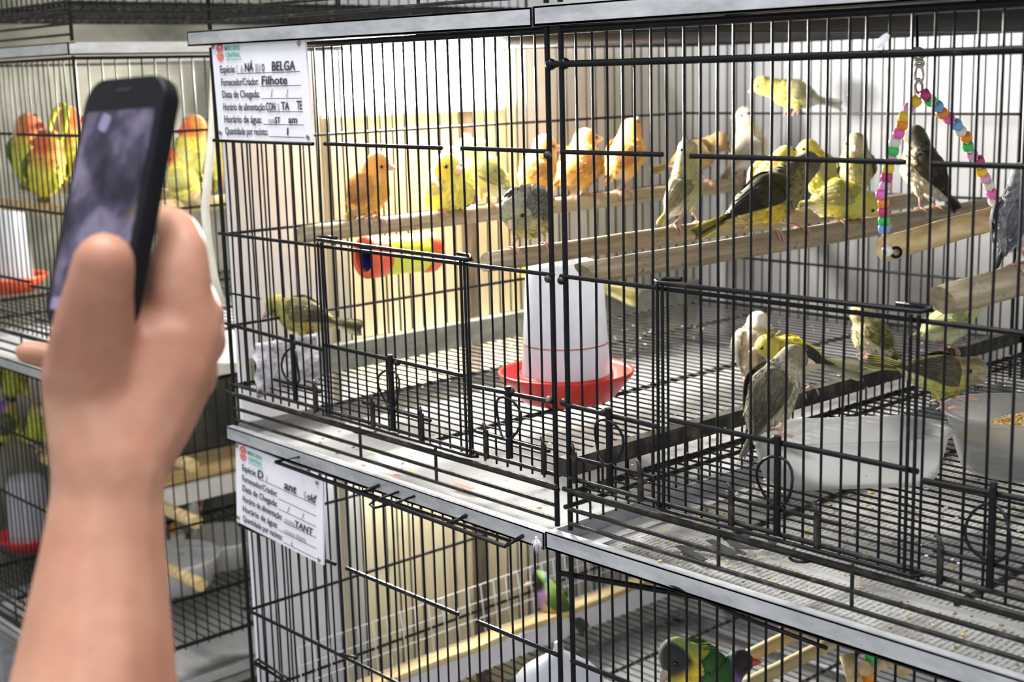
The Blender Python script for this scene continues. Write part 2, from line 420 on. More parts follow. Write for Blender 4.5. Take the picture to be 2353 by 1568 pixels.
# ------------------------------------------------------------------ cages
def cage(label, xl, z0, mirror, walls, front='full', floor_dz=0.0, group='black wire bird cages', grimy=True):
    xr = xl + CW
    root = empty('bird_cage', P3(xl + CW / 2, (YF + YB) / 2, z0 - .352), label, 'bird cage', group)
    def X(t): return xr - t if mirror else xl + t
    def seg(name, t0, t1, za, zb, r, y=YF, mat='wire'):
        return wire(name, P3(X(t0), y, z0 + za), P3(X(t1), y, z0 + zb), r, root, mat)
    top = .0335
    # corner posts
    for t in (0, CW):
        wire('corner_post', P3(X(t), YF, z0 - .385), P3(X(t), YF, z0 + top + .003), .0024, root)
        wire('corner_post', P3(X(t), YB, z0 - .385), P3(X(t), YB, z0 + top + .003), .0026, root)
    # front wires, 16 mm apart
    n = 33
    for i in range(1, n):
        t = CW * i / n + random.uniform(-.0012, .0012)
        wire('wire', P3(X(t), YF + .0015, z0 - .345), P3(X(t) + random.uniform(-.001, .001), YF + .0015, z0 + top), .00108, root, 'wire', True)
    # front rails
    seg('rail', -.006, CW + .004, -.1655, -.1655, .0019, YF - .002)
    for (a, b) in ((-.004, .186), (.206, .386), (.414, CW)):
        seg('rail', a, b, -.063, -.0635, .0021, YF - .002)
    for (a, b, za, zb) in ((-.006, .186, -.2665, -.2725), (.1895, .406, -.267, -.268), (.419, CW, -.2758, -.2742)):
        seg('rail', a, b, za, zb, .0021, YF - .003)
    for (a, b) in ((.09, .176), (.250, .357), (.4226, .5174)):
        seg('rail', a, b, -.3175, -.3185, .0017, YF - .003)
    seg('rail', 0.0, .068, -.2315, -.2315, .0013, YF - .001)
    for zz, r, dy, t0, t1 in ((-.3365, .0020, -.001, -.008, CW), (-.346, .0021, -.004, -.012, CW + .004), (-.3515, .0016, .003, .006, CW), (-.364, .0019, -.001, 0, CW), (-.377, .0019, -.001, 0, CW)):
        seg('bottom_rail', t0, t1, zz, zz - .002, r, YF + dy, 'grime')
    seg('top_rail', 0, CW, top, top, .0024)
    seg('top_rail', 0, CW, top, top, .0024, YB)
    for t in (0, CW):
        wire('top_rail', P3(X(t), YF, z0 + top), P3(X(t), YB, z0 + top), .0024, root)
    # small bars joining the two bottom rails
    for t in (.24, .36):
        seg('spacer', t, t, -.345, -.378, .0016, YF - .001, 'grime')
    if front == 'full':
        # hinged door: looped top bar, two side wires, looped bottom bar
        a, b = .186, .419
        y = YF - .0058
        def loopbar(z, hook):
            pts = []
            for j in range(7):
                an = math.pi * .5 + math.pi * j / 6
                pts.append(P3(X(a + .004 + .005 * math.cos(an) * 1.2), y + .004 - .004 * math.sin(an), z0 + z + .0005 * j))
            pts = [P3(X(a + .026), y + .008, z0 + z + .004), P3(X(a + .006), y + .008, z0 + z + .004), P3(X(a - .002), y + .004, z0 + z + .003), P3(X(a + .004), y, z0 + z + .002),
                   P3(X(b - .004), y, z0 + z), P3(X(b + .003), y + .004, z0 + z), P3(X(b - .004), y + .008, z0 + z + .002), P3(X(b - .02), y + .008, z0 + z + .003)]
            return pts
        bmd = bmesh.new(); o0 = P3(X(a), y, z0 - .16)
        tube_bm(bmd, [p - o0 for p in loopbar(-.1605, 1)], .0019, 8)
        door = mesh_obj('door', from_bm(bmd, 'door'), M['wire'], root, Matrix.Translation(o0))
        tube('door_bottom_bar', loopbar(-.3415, 1), .0017, M['wire'], door, 8)
        for t in (a + .0045, a + .010, b - .0075, b - .0025):
            wire('door_wire', P3(X(t), y, z0 - .3415), P3(X(t), y, z0 - .161), .0014, door)
        # latch pins with pull rings on the feeder flaps
        for t, zt, zb in ((.134, -.262, -.333), (.302, -.262, -.337), (.470, -.268, -.333)):
            w = wire('latch_pin', P3(X(t), YF - .0055, z0 + zb), P3(X(t), YF - .0055, z0 + zt), .0029, root)
            cz = -.296; pts = []
            for j in range(20):
                an = 2 * math.pi * j / 20
                pts.append(P3(X(t) + .0155 * math.cos(an), YF - .008 - .003 * math.sin(an * 2 + t * 9), z0 + cz + .019 * math.sin(an)))
            tube('pull_ring', pts, .0012, M['wire'], root, 6, True)
        for t in (.17, .268, .345, .437, .512):
            wire('hinge_stub', P3(X(t), YF - .0045, z0 - .340), P3(X(t), YF - .0045, z0 - .313), .0026, root, 'grime')
            tube('hinge_hook', [P3(X(t) - .006, YF - .001, z0 - .309), P3(X(t) - .003, YF - .004, z0 - .3075), P3(X(t), YF - .0055, z0 - .310), P3(X(t), YF - .005, z0 - .316)], .0016, M['grime'], root, 6)
    # side wall
    for side in walls:
        if side == 'B':
            for i in range(0, n + 1):
                x_ = xl + CW * i / n
                wire('wire', P3(x_, YB, z0 - .345), P3(x_, YB, z0 + top), .0011, root, 'wire', True)
            for zz in (-.0635, -.166, -.268, -.336):
                wire('rail', P3(xl, YB - .002, z0 + zz), P3(xr, YB - .002, z0 + zz), .0019, root)
        elif side in 'LR':
            x_ = xl if side == 'L' else xr
            m_ = int((YB - YF) / .0185)
            for i in range(1, m_):
                y_ = YF + (YB - YF) * i / m_
                wire('wire', P3(x_, y_, z0 - .345), P3(x_, y_, z0 + top), .0011, root, 'wire', True)
            for zz in (-.0635, -.166, -.269, -.338):
                wire('rail', P3(x_ + .002, YF, z0 + zz), P3(x_ + .002, YB, z0 + zz), .0019, root)
        elif side == 'F':
            zf = z0 - .336 + floor_dz
            m_ = int((YB - YF) / .0154)
            for i in range(1, m_):
                y_ = YF + (YB - YF) * i / m_ + random.uniform(-.001, .001)
                wire('floor_wire', P3(xl, y_, zf), P3(xr, y_, zf), .00105, root, 'grime')
            for t in (.0, .16, .355, CW):
                wire('floor_bar', P3(X(t), YF, zf - .0028), P3(X(t), YB, zf - .0028), .0024 if t not in (0, CW) else .003, root, 'grime')
        elif side == 'T':
            m_ = int((YB - YF) / .0185)
            for i in range(1, m_):
                y_ = YF + (YB - YF) * i / m_
                wire('roof_wire', P3(xl, y_, z0 + top), P3(xr, y_, z0 + top), .0011, root)
            for t in (.16, .355):
                wire('roof_bar', P3(X(t), YF, z0 + top + .002), P3(X(t), YB, z0 + top + .002), .002, root)
    return root

cages = {}
cages['L'] = cage('black wire cage under the grey tray, its upper sign reading Canário Belga', XL0, 0, False, 'LBFT')
cages['R'] = cage('black wire cage with the beaded swing and plastic bowls', XR0, 0, True, 'BFT', floor_dz=-.014)
cages['Ld'] = cage('black wire cage below, with the second sign on its corner', XL0, -PITCH, False, 'LBFT', front='plain')
cages['Rd'] = cage('black wire cage below, holding the green finches', XR0, -PITCH, True, 'BFT', front='plain')
cages['Lu'] = cage('black wire cage on top, above the sign of the canary cage', XL0, PITCH, False, 'F', front='plain')
cages['Ru'] = cage('black wire cage on top, above the cage with the swing', XR0, PITCH, True, 'F', front='plain')
cages['A'] = cage('black wire cage across the gap, holding orange-faced lovebirds', XLB, 0, True, 'RBF', front='plain')
cages['Ad'] = cage('black wire cage across the gap, below the lovebirds', XLB, -PITCH, True, 'RBF', front='plain')
cages['Au'] = cage('black wire cage across the gap, above the lovebirds', XLB, PITCH, True, 'RF', front='plain')
# extras of the canary cages
for key, xa in (('R', XR0),):
    wire('front_bar', FP(1262, 148), onY(2353, 115, .8) + Vector((.14, 0, 0)), .0031, cages['R'])
    wire('front_bar', P3(XR0 - .016, .8, .0065 - PITCH + .006), P3(XR0 + .2, .87, -PITCH + .012), .0026, cages['Rd'])
    for (px_, py_) in ((1266, 148), (1297, 146)):
        bm = bmesh.new(); bmesh.ops.create_icosphere(bm, subdivisions=2, radius=.0048)
        mesh_obj('weld_knob', from_bm(bm), M['wire'], cages['R'], Matrix.Translation(FP(px_, py_)))
for (px_, py_, key) in ((1264, 356, 'L'), (1266, 640, 'L'), (1268, 918, 'L'), (1296, 644, 'R'), (1302, 924, 'R'), (918, 833, 'L'), (684, 785, 'L'), (1180, 898, 'L'), (1396, 945, 'R'), (1789, 1008, 'R')):
    bm = bmesh.new(); bmesh.ops.create_icosphere(bm, subdivisions=2, radius=.0036)
    mesh_obj('weld_knob', from_bm(bm), M['grime'], cages[key], Matrix.Translation(FP(px_, py_) + Vector((0, -.003, 0))))
for key, x0_, x1_ in (('L', XL0 - .004, XR0 - .018), ('R', XR0 - .016, XR0 + CW)):
    bm = bmesh.new(); box_bm(bm, (0, 0, 0), (x1_ - x0_, .012, .006))
    mesh_obj('roof_lip', from_bm(bm), M['grime'], cages[key], Matrix.Translation(P3((x0_ + x1_) / 2, .806, .0335)))
# thick grimy bar where the floors of the two cages meet
bm = bmesh.new(); box_bm(bm, (0, 0, 0), (.012, .78, .016))
M['crust'] = mottled('crusted_bar', (.012, .011, .009), (.10, .085, .06), 60, .7, 0, .8, lo=.45, hi=.75)
mesh_obj('floor_divider', from_bm(bm), M['crust'], cages['R'], Matrix.Translation(P3(-.8215, 1.19, -.331)))
for i in range(1, 48):
    y_ = YF + .78 * i / 48
    wire('divider_wire', P3(-.8215, y_, -.385), P3(-.8215, y_, -.333), .0011, cages['R'], 'grime')
wire('divider_bar', P3(-.820, YF, -.366), P3(-.820, YB, -.366), .0022, cages['R'], 'grime')
# wire bracket and loop hung from the top of the lower cage
def yfp(px, py, y): return onY(px, py, y)
br = [yfp(700, 1048, .795), yfp(634, 1062, .765), yfp(1160, 1256, .765), yfp(1212, 1226, .795)]
tube('wire_bracket', br, .0021, M['wire'], cages['Ld'], 8)
tube('bracket_arm', [yfp(838, 1130, .768), yfp(880, 1112, .795)], .0021, M['wire'], cages['Ld'], 8)
tube('bracket_arm', [yfp(1024, 1206, .768), yfp(1085, 1180, .795)], .0021, M['wire'], cages['Ld'], 8)
lp = [yfp(955, 1140, .79), yfp(905, 1157, .77), yfp(860, 1168, .764), yfp(849, 1160, .764), yfp(862, 1150, .766), yfp(918, 1130, .79)]
tube('pull_ring', lp, .0014, M['wire'], cages['Ld'], 8)
for off, (a, b) in ((0, ((690, 1062), (1225, 1240))), (1, ((740, 1100), (1180, 1246)))):
    wire('flap_rail', yfp(*a, .797), yfp(*b, .797), .0017, cages['Ld'])
tube('pull_ring', [yfp(770, 1505, .79), yfp(782, 1503, .785), yfp(800, 1508, .785), yfp(823, 1512, .79)], .0014, M['wire'], cages['Ld'], 6)
tube('flap_clip', [yfp(655, 1568, .79), yfp(586, 1522, .79), yfp(592, 1516, .79), yfp(662, 1560, .79)], .0016, M['wire'], cages['Ld'], 6)
tube('drop_wire', [FP(622, 1568), FP(640, 1568)], .001, M['wire'], cages['Ld'], 6)
# bent rod under the right tray
tube('bent_rod', [onY(1405, 1296, .798), onY(1480, 1320, .792), onY(1560, 1352, .790), onY(1700, 1416, .793), onY(1900, 1490, .797)], .0016, M['wire'], cages['Rd'], 8)
# loops below the bottom rail
for c_, key in (((838, 985), 'L'), ((1845, 1280), 'R')):
    pts = [onZ(c_[0] + 30 * math.cos(j * .4) * 1.05, c_[1] + 12 * math.sin(j * .4), -.352) for j in range(1, 9)]
    tube('pull_ring', pts, .0012, M['wire'], cages[key], 6)

# ------------------------------------------------------------------ trays with paper
def tray(label, x0, x1, z0, tilt=0.0, group='galvanised cage trays'):
    """open sheet-metal tray: bottom, four upright rims"""
    bm = bmesh.new(); y0, y1 = .789, 1.57; h = .0155; th = .0018
    cx, cy = (x0 + x1) / 2, (y0 + y1) / 2; w, d = x1 - x0, y1 - y0
    box_bm(bm, (0, 0, th / 2), (w, d, th))
    for sx in (-1, 1): box_bm(bm, (sx * (w / 2 - th / 2), 0, h / 2), (th, d, h))
    for sy in (-1, 1): box_bm(bm, (0, sy * (d / 2 - th / 2), h / 2), (w, th, h))
    box_bm(bm, (0, -d / 2 + .005, h - th * .4), (w, .010, th * .8))
    mw = Matrix.Translation(P3(cx, cy, z0 - .4025)) @ Matrix.Rotation(tilt, 4, 'Y')
    o = mesh_obj('cage_tray', from_bm(bm), M['galv'], None, mw)
    return tag(o, label, 'tray', group)
tray('grey galvanised tray of white paper under the canary cage', XL0 - .004, XR0 - .022, 0, .011)
tray('grey galvanised tray lined with newspaper under the swing cage', XR0 - .020, XR0 + CW + .01, 0, -.004)
tray('grey galvanised tray over the top of the canary cage', XL0 - .03, XR0 - .022, PITCH, .004)
tray('grey galvanised tray over the top of the swing cage', XR0 - .020, XR0 + CW + .01, PITCH, -.002)
tray('grey galvanised tray under the lovebird cage', XLB - .01, XLB + CW + .01, 0)
tray('grey galvanised tray over the lovebird cage', XLB - .01, XLB + CW + .01, PITCH)
tray('grey galvanised tray at the bottom of the finch cage', XR0 - .020, XR0 + CW + .01, -PITCH)
tray('grey galvanised tray at the bottom of the cage with the second sign', XL0 - .004, XR0 - .022, -PITCH)
tray('grey galvanised tray at the bottom of the cage below the lovebirds', XLB - .01, XLB + CW + .01, -PITCH)
def sheet(name, label, x0, x1, y0, y1, z, mat, cat, lift=.003, nx=26, ny=36, seed=1, rot=0.0):
    bm = bmesh.new(); vs = []
    for j in range(ny + 1):
        row = []
        for i in range(nx + 1):
            x = (i / nx - .5) * (x1 - x0); y = (j / ny - .5) * (y1 - y0)
            zz = lift * (noise.noise(Vector((x * 9 + seed * 7, y * 9, seed))) + .5 * noise.noise(Vector((x * 25, y * 25 + seed, 3))))
            row.append(bm.verts.new((x, y, max(zz, -lift * .8))))
        vs.append(row)
    for j in range(ny):
        for i in range(nx):
            bm.faces.new((vs[j][i], vs[j][i + 1], vs[j + 1][i + 1], vs[j + 1][i])).smooth = True
    r = bmesh.ops.solidify(bm, geom=bm.faces[:], thickness=.0004)
    mw = Matrix.Translation(P3((x0 + x1) / 2, (y0 + y1) / 2, z)) @ Matrix.Rotation(rot, 4, 'Z')
    return tag(mesh_obj(name, from_bm(bm), mat, None, mw), label, cat)
s1 = sheet('paper_liner', 'white paper liner with droppings in the tray of the canary cage', XL0 + .012, XR0 - .030, .796, 1.55, -.3935, M['paper'], 'paper', .0035, seed=2)
s2 = sheet('newspaper_liner', 'open newspaper pages lining the tray of the swing cage', XR0 + .03, XR0 + CW - .01, .793, 1.55, -.391, M['news'], 'newspaper', .0028, seed=5)
sheet('paper_liner', 'white paper liner in the tray under the lovebirds', XLB + .01, XLB + CW - .01, .80, 1.55, -.393, M['paper'], 'paper', .003, 12, 16, 7)
sheet('paper_liner', 'white paper liner on the floor tray of the green finches', XR0 + .01, XR0 + CW - .01, .80, 1.55, -PITCH - .393, M['paper'], 'paper', .003, 12, 16, 8)
sheet('paper_liner', 'white paper liner on the floor tray below the second sign', XL0 + .01, XR0 - .03, .80, 1.55, -PITCH - .393, M['paper'], 'paper', .003, 12, 16, 9)
sheet('paper_liner', 'white paper liner on the floor tray of the lowest cage across the gap', XLB + .01, XLB + CW - .01, .80, 1.55, -PITCH - .393, M['paper'], 'paper', .003, 12, 16, 10)

# metal racks that carry the stacks down to the market floor
def rack(label, x0, x1):
    root = empty('metal_rack', (x0 / 2 + x1 / 2, 1.18, 0), label, 'rack')
    for x in (x0 + .02, x1 - .02):
        for y in (.83, 1.55):
            box('leg', (x, y, .3195), (.03, .03, .639), M['galv'], root, .002)
    box('shelf', ((x0 + x1) / 2, 1.18, .6475), (x1 - x0, .76, .016), M['galv'], root, .002)
rack('grey metal rack standing under the stack of canary cages', XL0, XR0 + CW)
rack('grey metal rack standing under the stack of lovebird cages', XLB, XLB + CW)

# ------------------------------------------------------------------ lamp on the plywood
LX = XP + .022
ly0 = onX(800, 200, LX).y; ly1 = onX(1160, 200, LX).y
lz0 = onX(960, 236, LX).z; lz1 = CAMZ + .030
cy0 = onX(748, 200, LX).y; cy1 = onX(1172, 200, LX).y; cz0 = onX(960, 262, LX).z
lamp = empty('wall_lamp', (XP, (cy0 + cy1) / 2, cz0), 'lit tube lamp with yellowed cover on the plywood behind the canaries', 'lamp')
bm = bmesh.new(); box_bm(bm, (0, 0, 0), (.014, cy1 - cy0, lz1 - cz0)); bmesh.ops.bevel(bm, geom=bm.edges[:], offset=.004, segments=2, affect='EDGES')
mesh_obj('lamp_cover', from_bm(bm), M['lampcover'], lamp, Matrix.Translation((XP + .008, (cy0 + cy1) / 2, (cz0 + lz1) / 2)))
nT = 4; hT = (lz1 - lz0) / nT
for i in range(nT):
    z_ = lz0 + hT * (i + .5)
    tube('lamp_tube', [(LX - .003, ly0, z_), (LX - .003, ly1, z_)], hT * .46, M['lamp'], lamp, 14)
# round end cap of the lamp
mw = Matrix.Translation(onX(742, 185, XP + .02)) @ Matrix.Rotation(math.pi / 2, 4, 'Y')
lathe('end_cap', [(0, .004), (.030, .004), (.034, .001), (.034, -.016), (0, -.016)], M['whiteplastic'], lamp, mw, 32)
ll = bpy.data.lights.new('lamp_glow', 'AREA'); ll.shape = 'RECTANGLE'; ll.size = ly1 - ly0; ll.size_y = .07; ll.energy = 15.0; ll.color = (1.0, .97, .88)
lo = bpy.data.objects.new('lamp_glow', ll); COL.objects.link(lo); lo.parent = lamp
lo.matrix_local = Matrix.Translation((LX - XP + .012, 0, (lz0 + lz1) / 2 - cz0)) @ Matrix.Rotation(-math.pi / 2, 4, 'Z') @ Matrix.Rotation(math.pi / 2 , 4, 'X')

# ------------------------------------------------------------------ ledge along the left wall
LEDGE_Z = -.307
bm = bmesh.new(); box_bm(bm, (0, 0, -.014), (.0022, .75, .030)); box_bm(bm, (-.006, 0, .0005), (.013, .75, .0022))
tag(mesh_obj('metal_edging', from_bm(bm), M['dirtymetal'], None, Matrix.Translation(P3(-1.315, 1.195, LEDGE_Z)) ), 'dirty galvanised edging strip along the cage floor by the boards', 'metal strip')
c = P3(-1.333, 1.195, -.3215)
tag(box('dirty_ledge', c, (.030, .75, .026), M['dark_wood'], None, .002), 'dirt-stained wooden ledge behind the metal edging strip', 'ledge')
# folded grey rag of paper in the corner
bm = bmesh.new(); bmesh.ops.create_grid(bm, x_segments=14, y_segments=14, size=.5)
for v_ in bm.verts:
    v_.co.z = .12 * noise.noise(v_.co * 4) + .25 * max(0, .3 - abs(v_.co.x)) ; v_.co.y *= 1.0
bmesh.ops.solidify(bm, geom=bm.faces[:], thickness=.02)
for f_ in bm.faces: f_.smooth = True
mw = Matrix.Translation(onX(660, 840, -1.300)) @ Matrix.Rotation(math.radians(84), 4, 'Y') @ Matrix.Diagonal((.06, .085, .05, 1))
tag(mesh_obj('crumpled_paper', from_bm(bm), mottled('stained_grey_paper', (.22, .21, .24), (.52, .51, .56), 9, .8), None, mw), 'crumpled grey paper scrap stuffed in the cage corner', 'paper')

# ------------------------------------------------------------------ perches
PERCH = {}
def perch(key, label, a, b, r, mat='perch', cut=0.0, z_flat=1.0):
    bm = bmesh.new(); a = Vector(a); b = Vector(b); n = 26; seg = 14; d = (b - a)
    s, u = frame_of(d); rings = []
    for i in range(n + 1):
        t = i / n; p = d * t
        ring = []
        for k in range(seg):
            an = 2 * math.pi * k / seg
            rr = r * (1 + .10 * noise.noise(Vector((t * 6 + r * 900, math.cos(an), math.sin(an)))))
            if i == 0: rr *= .90
            q = p + (s * math.cos(an) + u * math.sin(an) * z_flat) * rr
            if i == 0: q += d.normalized() * cut * math.sin(an) * r
            ring.append(bm.verts.new(q))
        rings.append(ring)
    for x, y in zip(rings, rings[1:]):
        for k in range(seg):
            f = bm.faces.new((x[k], x[(k + 1) % seg], y[(k + 1) % seg], y[k])); f.smooth = True
    bm.faces.new(rings[0][::-1]); bm.faces.new(rings[-1]); bmesh.ops.recalc_face_normals(bm, faces=bm.faces[:])
    PERCH[key] = (a, b, r * z_flat)
    return tag(mesh_obj('wooden_perch', from_bm(bm), M[mat], None, Matrix.Translation(a)), label, 'perch', 'wooden perches')
def yto(p, y): return Vector((p.x, y, p.z))
a1 = onY(690, 540, .83); perch('p1', 'long wooden perch holding the row of orange canaries', a1, yto(a1, 1.57), .0098, cut=.2)
a2 = onY(1116, 603, .83); perch('p2', 'wooden perch under the fluffed streaky canary', a2, yto(a2, 1.57), .0095, cut=.2)
a3 = onY(1345, 628, .83); perch('p3', 'thick wooden perch with whittled end, under the black-winged canary', a3, yto(a3, 1.52), .0105, cut=-.9)
a5 = onY(2165, 690, .83); perch('p5', 'brown wooden perch beside the grey canary', a5, Vector((a5.x + .02, 1.45, a5.z + .01)), .0115, cut=-.5)
PERCH['div'] = (P3(-.8215, .8, -.331), P3(-.8215, 1.58, -.331), .008)
PERCH['ledge'] = (P3(-1.325, .8, -.317), P3(-1.325, 1.58, -.317), .0085)
PERCH['sider'] = (P3(-1.350, .8, -.269), P3(-1.350, 1.58, -.269), .002)
PERCH['backr'] = (P3(-1.352, 1.578, -.0635), P3(-.29, 1.578, -.0635), .002)
def near_on(key, px, py):
    """point of a perch closest to the sight line through a pixel"""
    a, b, r = PERCH[key]; d1 = (b - a).normalized(); d2 = ray(px, py).normalized(); w = a - CAM
    B = d1.dot(d2); den = 1 - B * B; t = (B * d2.dot(w) - d1.dot(w)) / den
    t = max(0.0, min(t, (b - a).length))
    return a + d1 * t, d1, r

# ------------------------------------------------------------------ feeder
fc = onZ(1302, 918, -.336); 
fd = empty('water_feeder', fc, 'red-based white gravity feeder standing on the cage floor', 'feeder')
sc = depth_of(fc) / FPX
Rd = 156 * sc; hz = Matrix.Translation(fc + Vector((0, 0, .001)))
lathe('feeder_dish', [(0, 0), (Rd * .66, 0), (Rd * .72, .004), (Rd * .98, .026), (Rd, .030), (Rd * .985, .0315), (Rd * .93, .028), (Rd * .80, .012), (Rd * .70, .010), (Rd * .70, .028), (Rd * .66, .028), (Rd * .66, .012), (0, .012)], M['redplastic'], fd, hz, 56)
Rj = 103 * sc; hj = 322 * sc
lathe('feeder_jar', [(0, .013), (Rj * .97, .013), (Rj, .016), (Rj * .985, .03), (Rj * .945, hj * .40), (Rj * .955, hj * .405), (Rj * .94, hj * .42), (Rj * .85, hj * .90), (Rj * .80, hj * .96), (Rj * .66, hj * .99), (Rj * .40, hj * 1.005), (Rj * .13, hj * 1.01), (Rj * .12, hj * 1.03), (Rj * .16, hj * 1.05), (Rj * .14, hj * 1.08), (0, hj * 1.095)], M['jar'], fd, hz, 56)
lathe('water_ring', [(Rj * .948, hj * .405), (Rj * .952, hj * .41), (Rj * .948, hj * .415)], M['redplastic'], fd, hz, 56)

# ------------------------------------------------------------------ tube toy
ta = onX(843, 592, -1.285); tb = onX(985, 578, -1.285)
toy = empty('tube_toy', ta, 'yellow-green plastic tube toy with orange ends and blue inside', 'toy')
d = (tb - ta).normalized(); L = (tb - ta).length; rt = 47 * depth_of(ta) / FPX * .98
mw = Matrix.Translation(ta) @ d.to_track_quat('Z', 'Y').to_matrix().to_4x4()
lathe('tube', [(rt * .92, .008), (rt, .009), (rt, L - .008), (rt * .92, L - .006), (rt * .88, L * .5), (rt * .9, .012)], M['limeplastic'], toy, mw, 36)
for nm, z0_, z1_ in (('end_ring', -.004, .022), ('end_ring', L - .012, L + .006)):
    lathe(nm, [(rt * .72, z0_), (rt * 1.0, z0_), (rt * 1.07, z0_ + .003), (rt * 1.07, z1_ - .003), (rt * 1.0, z1_), (rt * .90, z1_), (rt * .74, z0_ + .006), (rt * .72, z0_)], M['orangeplastic'], toy, mw, 36)
lathe('inner_lining', [(rt * .74, .002), (rt * .86, .03), (rt * .86, L - .01), (0, L - .008)], M['blueplastic'], toy, mw, 36)
tube('toy_hanger', [ta + Vector((.0, .02, rt)), ta + Vector((.002, .02, rt + .02)), P3(-1.288, ta.y + .03, -.165)], .001, M['chrome'], toy, 6)

# ------------------------------------------------------------------ plastic bowls
def stadium(cx, hl, hw, n=12, sq=.5):
    pts = []
    r = hw
    for j in range(n + 1):
        an = -math.pi / 2 + math.pi * j / n; pts.append((hl - r + r * math.cos(an) , r * math.sin(an)))
    for j in range(n + 1):
        an = math.pi / 2 + math.pi * j / n; pts.append((-hl + r + r * math.cos(an), r * math.sin(an)))
    return pts
def bowl(label, c, ang, hl, hw, h, taper=.80):
    bm = bmesh.new(); rings = []
    prof = [(taper - .03, 0.0), (taper, .003), (taper + (1 - taper) * .5, h * .5), (.985, h - .004), (1.03, h - .003), (1.035, h), (.975, h), (.96, h - .004), (taper + (1 - taper) * .5 - .03, h * .5), (taper - .03, .0045), (taper - .07, .003)]
    for s_, z in prof:
        rings.append([bm.verts.new((x, y, z)) for x, y in stadium(0, hl * s_, hw * s_)])
    n = len(rings[0])
    for x, y in zip(rings, rings[1:]):
        for k in range(n): bm.faces.new((x[k], x[(k + 1) % n], y[(k + 1) % n], y[k])).smooth = True
    bm.faces.new(rings[0][::-1]); bm.faces.new(rings[-1]); bmesh.ops.recalc_face_normals(bm, faces=bm.faces[:])
    return tag(mesh_obj('plastic_bowl', from_bm(bm), M['bowl'], None, Matrix.Translation(c) @ Matrix.Rotation(ang, 4, 'Z')), label, 'bowl')
RF = -.350
b1c = onZ(1952, 1096, RF + .0015); b1a = math.radians(50)
bowl('empty cloudy plastic bowl with the grey canary on its rim', b1c, b1a, .085, .042, .042, .88)
b2c = onZ(2425, 1080, RF + .0015); b2a = math.radians(28)
bowl('cloudy plastic bowl half full of seed at the cage side', b2c, b2a, .094, .060, .052, .84)
PERCH['bowl1'] = (b1c + Vector((-.09 * math.cos(b1a) - .05 * math.cos(b1a + 1.57) * -1, -.09 * math.sin(b1a), .038)), b1c + Vector((-.02, .02, .038)), .002)
# seed heap in the second bowl
bm = bmesh.new(); n = 24; rings = []
for i in range(7):
    s_ = 1 - i / 7
    rings.append([bm.verts.new((x, y, .026 + .024 * (1 - s_ ** 1.6) + .003 * noise.noise(Vector((x * 90, y * 90, 1))))) for x, y in stadium(0, .083 * max(s_, .05), .051 * max(s_, .05))])
n = len(rings[0])
for x, y in zip(rings, rings[1:]):
    for k in range(n): bm.faces.new((x[k], x[(k + 1) % n], y[(k + 1) % n], y[k])).smooth = True
bm.faces.new(rings[0][::-1]); bm.faces.new(rings[-1])
for i in range(700):
    rr = math.sqrt(random.random()); an = random.uniform(0, 6.28)
    x, y = .080 * rr * math.cos(an), .048 * rr * math.sin(an)
    mm = Matrix.Translation((x, y, .027 + .025 * (1 - rr ** 1.6))) @ Matrix.Rotation(random.uniform(0, 3), 4, 'Z') @ Matrix.Rotation(random.uniform(-.6, .6), 4, 'X') @ Matrix.Diagonal((.0013, .0028, .001, 1))
    bmesh.ops.create_icosphere(bm, subdivisions=1, radius=1, matrix=mm)
tag(mesh_obj('bird_seed', from_bm(bm), M['seedmat'], None, Matrix.Translation(b2c) @ Matrix.Rotation(b2a, 4, 'Z')), 'heap of mixed bird seed in the plastic bowl', 'seed', None, 'stuff')

# ------------------------------------------------------------------ beaded swing
SWD = depth_of(onY(2110, 300, .90))
sw = empty('beaded_swing', atd(2110, 180, SWD), 'hanging triangle swing of coloured beads with a wooden bar', 'bird swing')
beadc = {'m': (.62, .05, .22), 'y': (.92, .62, .04), 'p': (.86, .42, .70), 'o': (.90, .30, .03), 'h': (.92, .16, .56), 'w': (.80, .81, .74), 'g': (.05, .60, .12), 'b': (.20, .45, .82)}
BM_ = {k_: plain('bead_' + n_, beadc[k_], .18) for k_, n_ in zip('myophwgb', ('magenta', 'yellow', 'orange', 'pale_pink', 'hot_pink', 'white', 'green', 'blue'))}
BM_['p'], BM_['o'] = plain('bead_pale_pink2', beadc['p'], .18), plain('bead_orange2', beadc['o'], .18)
bd = bmesh.new(); lathe_bm(bd, [(.0018, -.0032), (.0030, -.0034), (.0041, -.0022), (.0044, 0), (.0041, .0022), (.0030, .0034), (.0018, .0032), (.0018, -.0032)], 18)
bead_me = from_bm(bd, 'bead')
BEADS = {}
def bead(p, d, col):
    if col not in BEADS:
        BEADS[col] = bead_me.copy(); BEADS[col].materials.append(BM_[col])
    mw = Matrix.Translation(p) @ d.to_track_quat('Z', 'Y').to_matrix().to_4x4()
    mesh_obj('bead', BEADS[col], None, sw, mw)
left = [(2127, 218, 'm'), (2104, 233, 'y'), (2088, 250, 'p'), (2078, 268, 'y'), (2073, 287, 'o'), (2065, 307, 'h'), (2056, 327, 'w'), (2052, 347, 'g'), (2046, 367, 'p'), (2041, 387, 'y'), (2037, 407, 'm'), (2034, 427, 'p'), (2025, 447, 'h'), (2030, 467, 'o'), (2030, 487, 'm'), (2031, 507, 'g'), (2031, 526, 'b')]
right = [(2139, 232, 'g'), (2154, 244, 'b'), (2165, 260, 'o'), (2180, 272, 'h'), (2197, 286, 'b'), (2207, 301, 'w'), (2220, 315, 'o'), (2224, 336, 'g'), (2234, 356, 'p'), (2249, 370, 'm'), (2255, 394, 'y'), (2263, 409, 'p'), (2272, 425, 'w'), (2278, 444, 'h'), (2283, 462, 'w')]
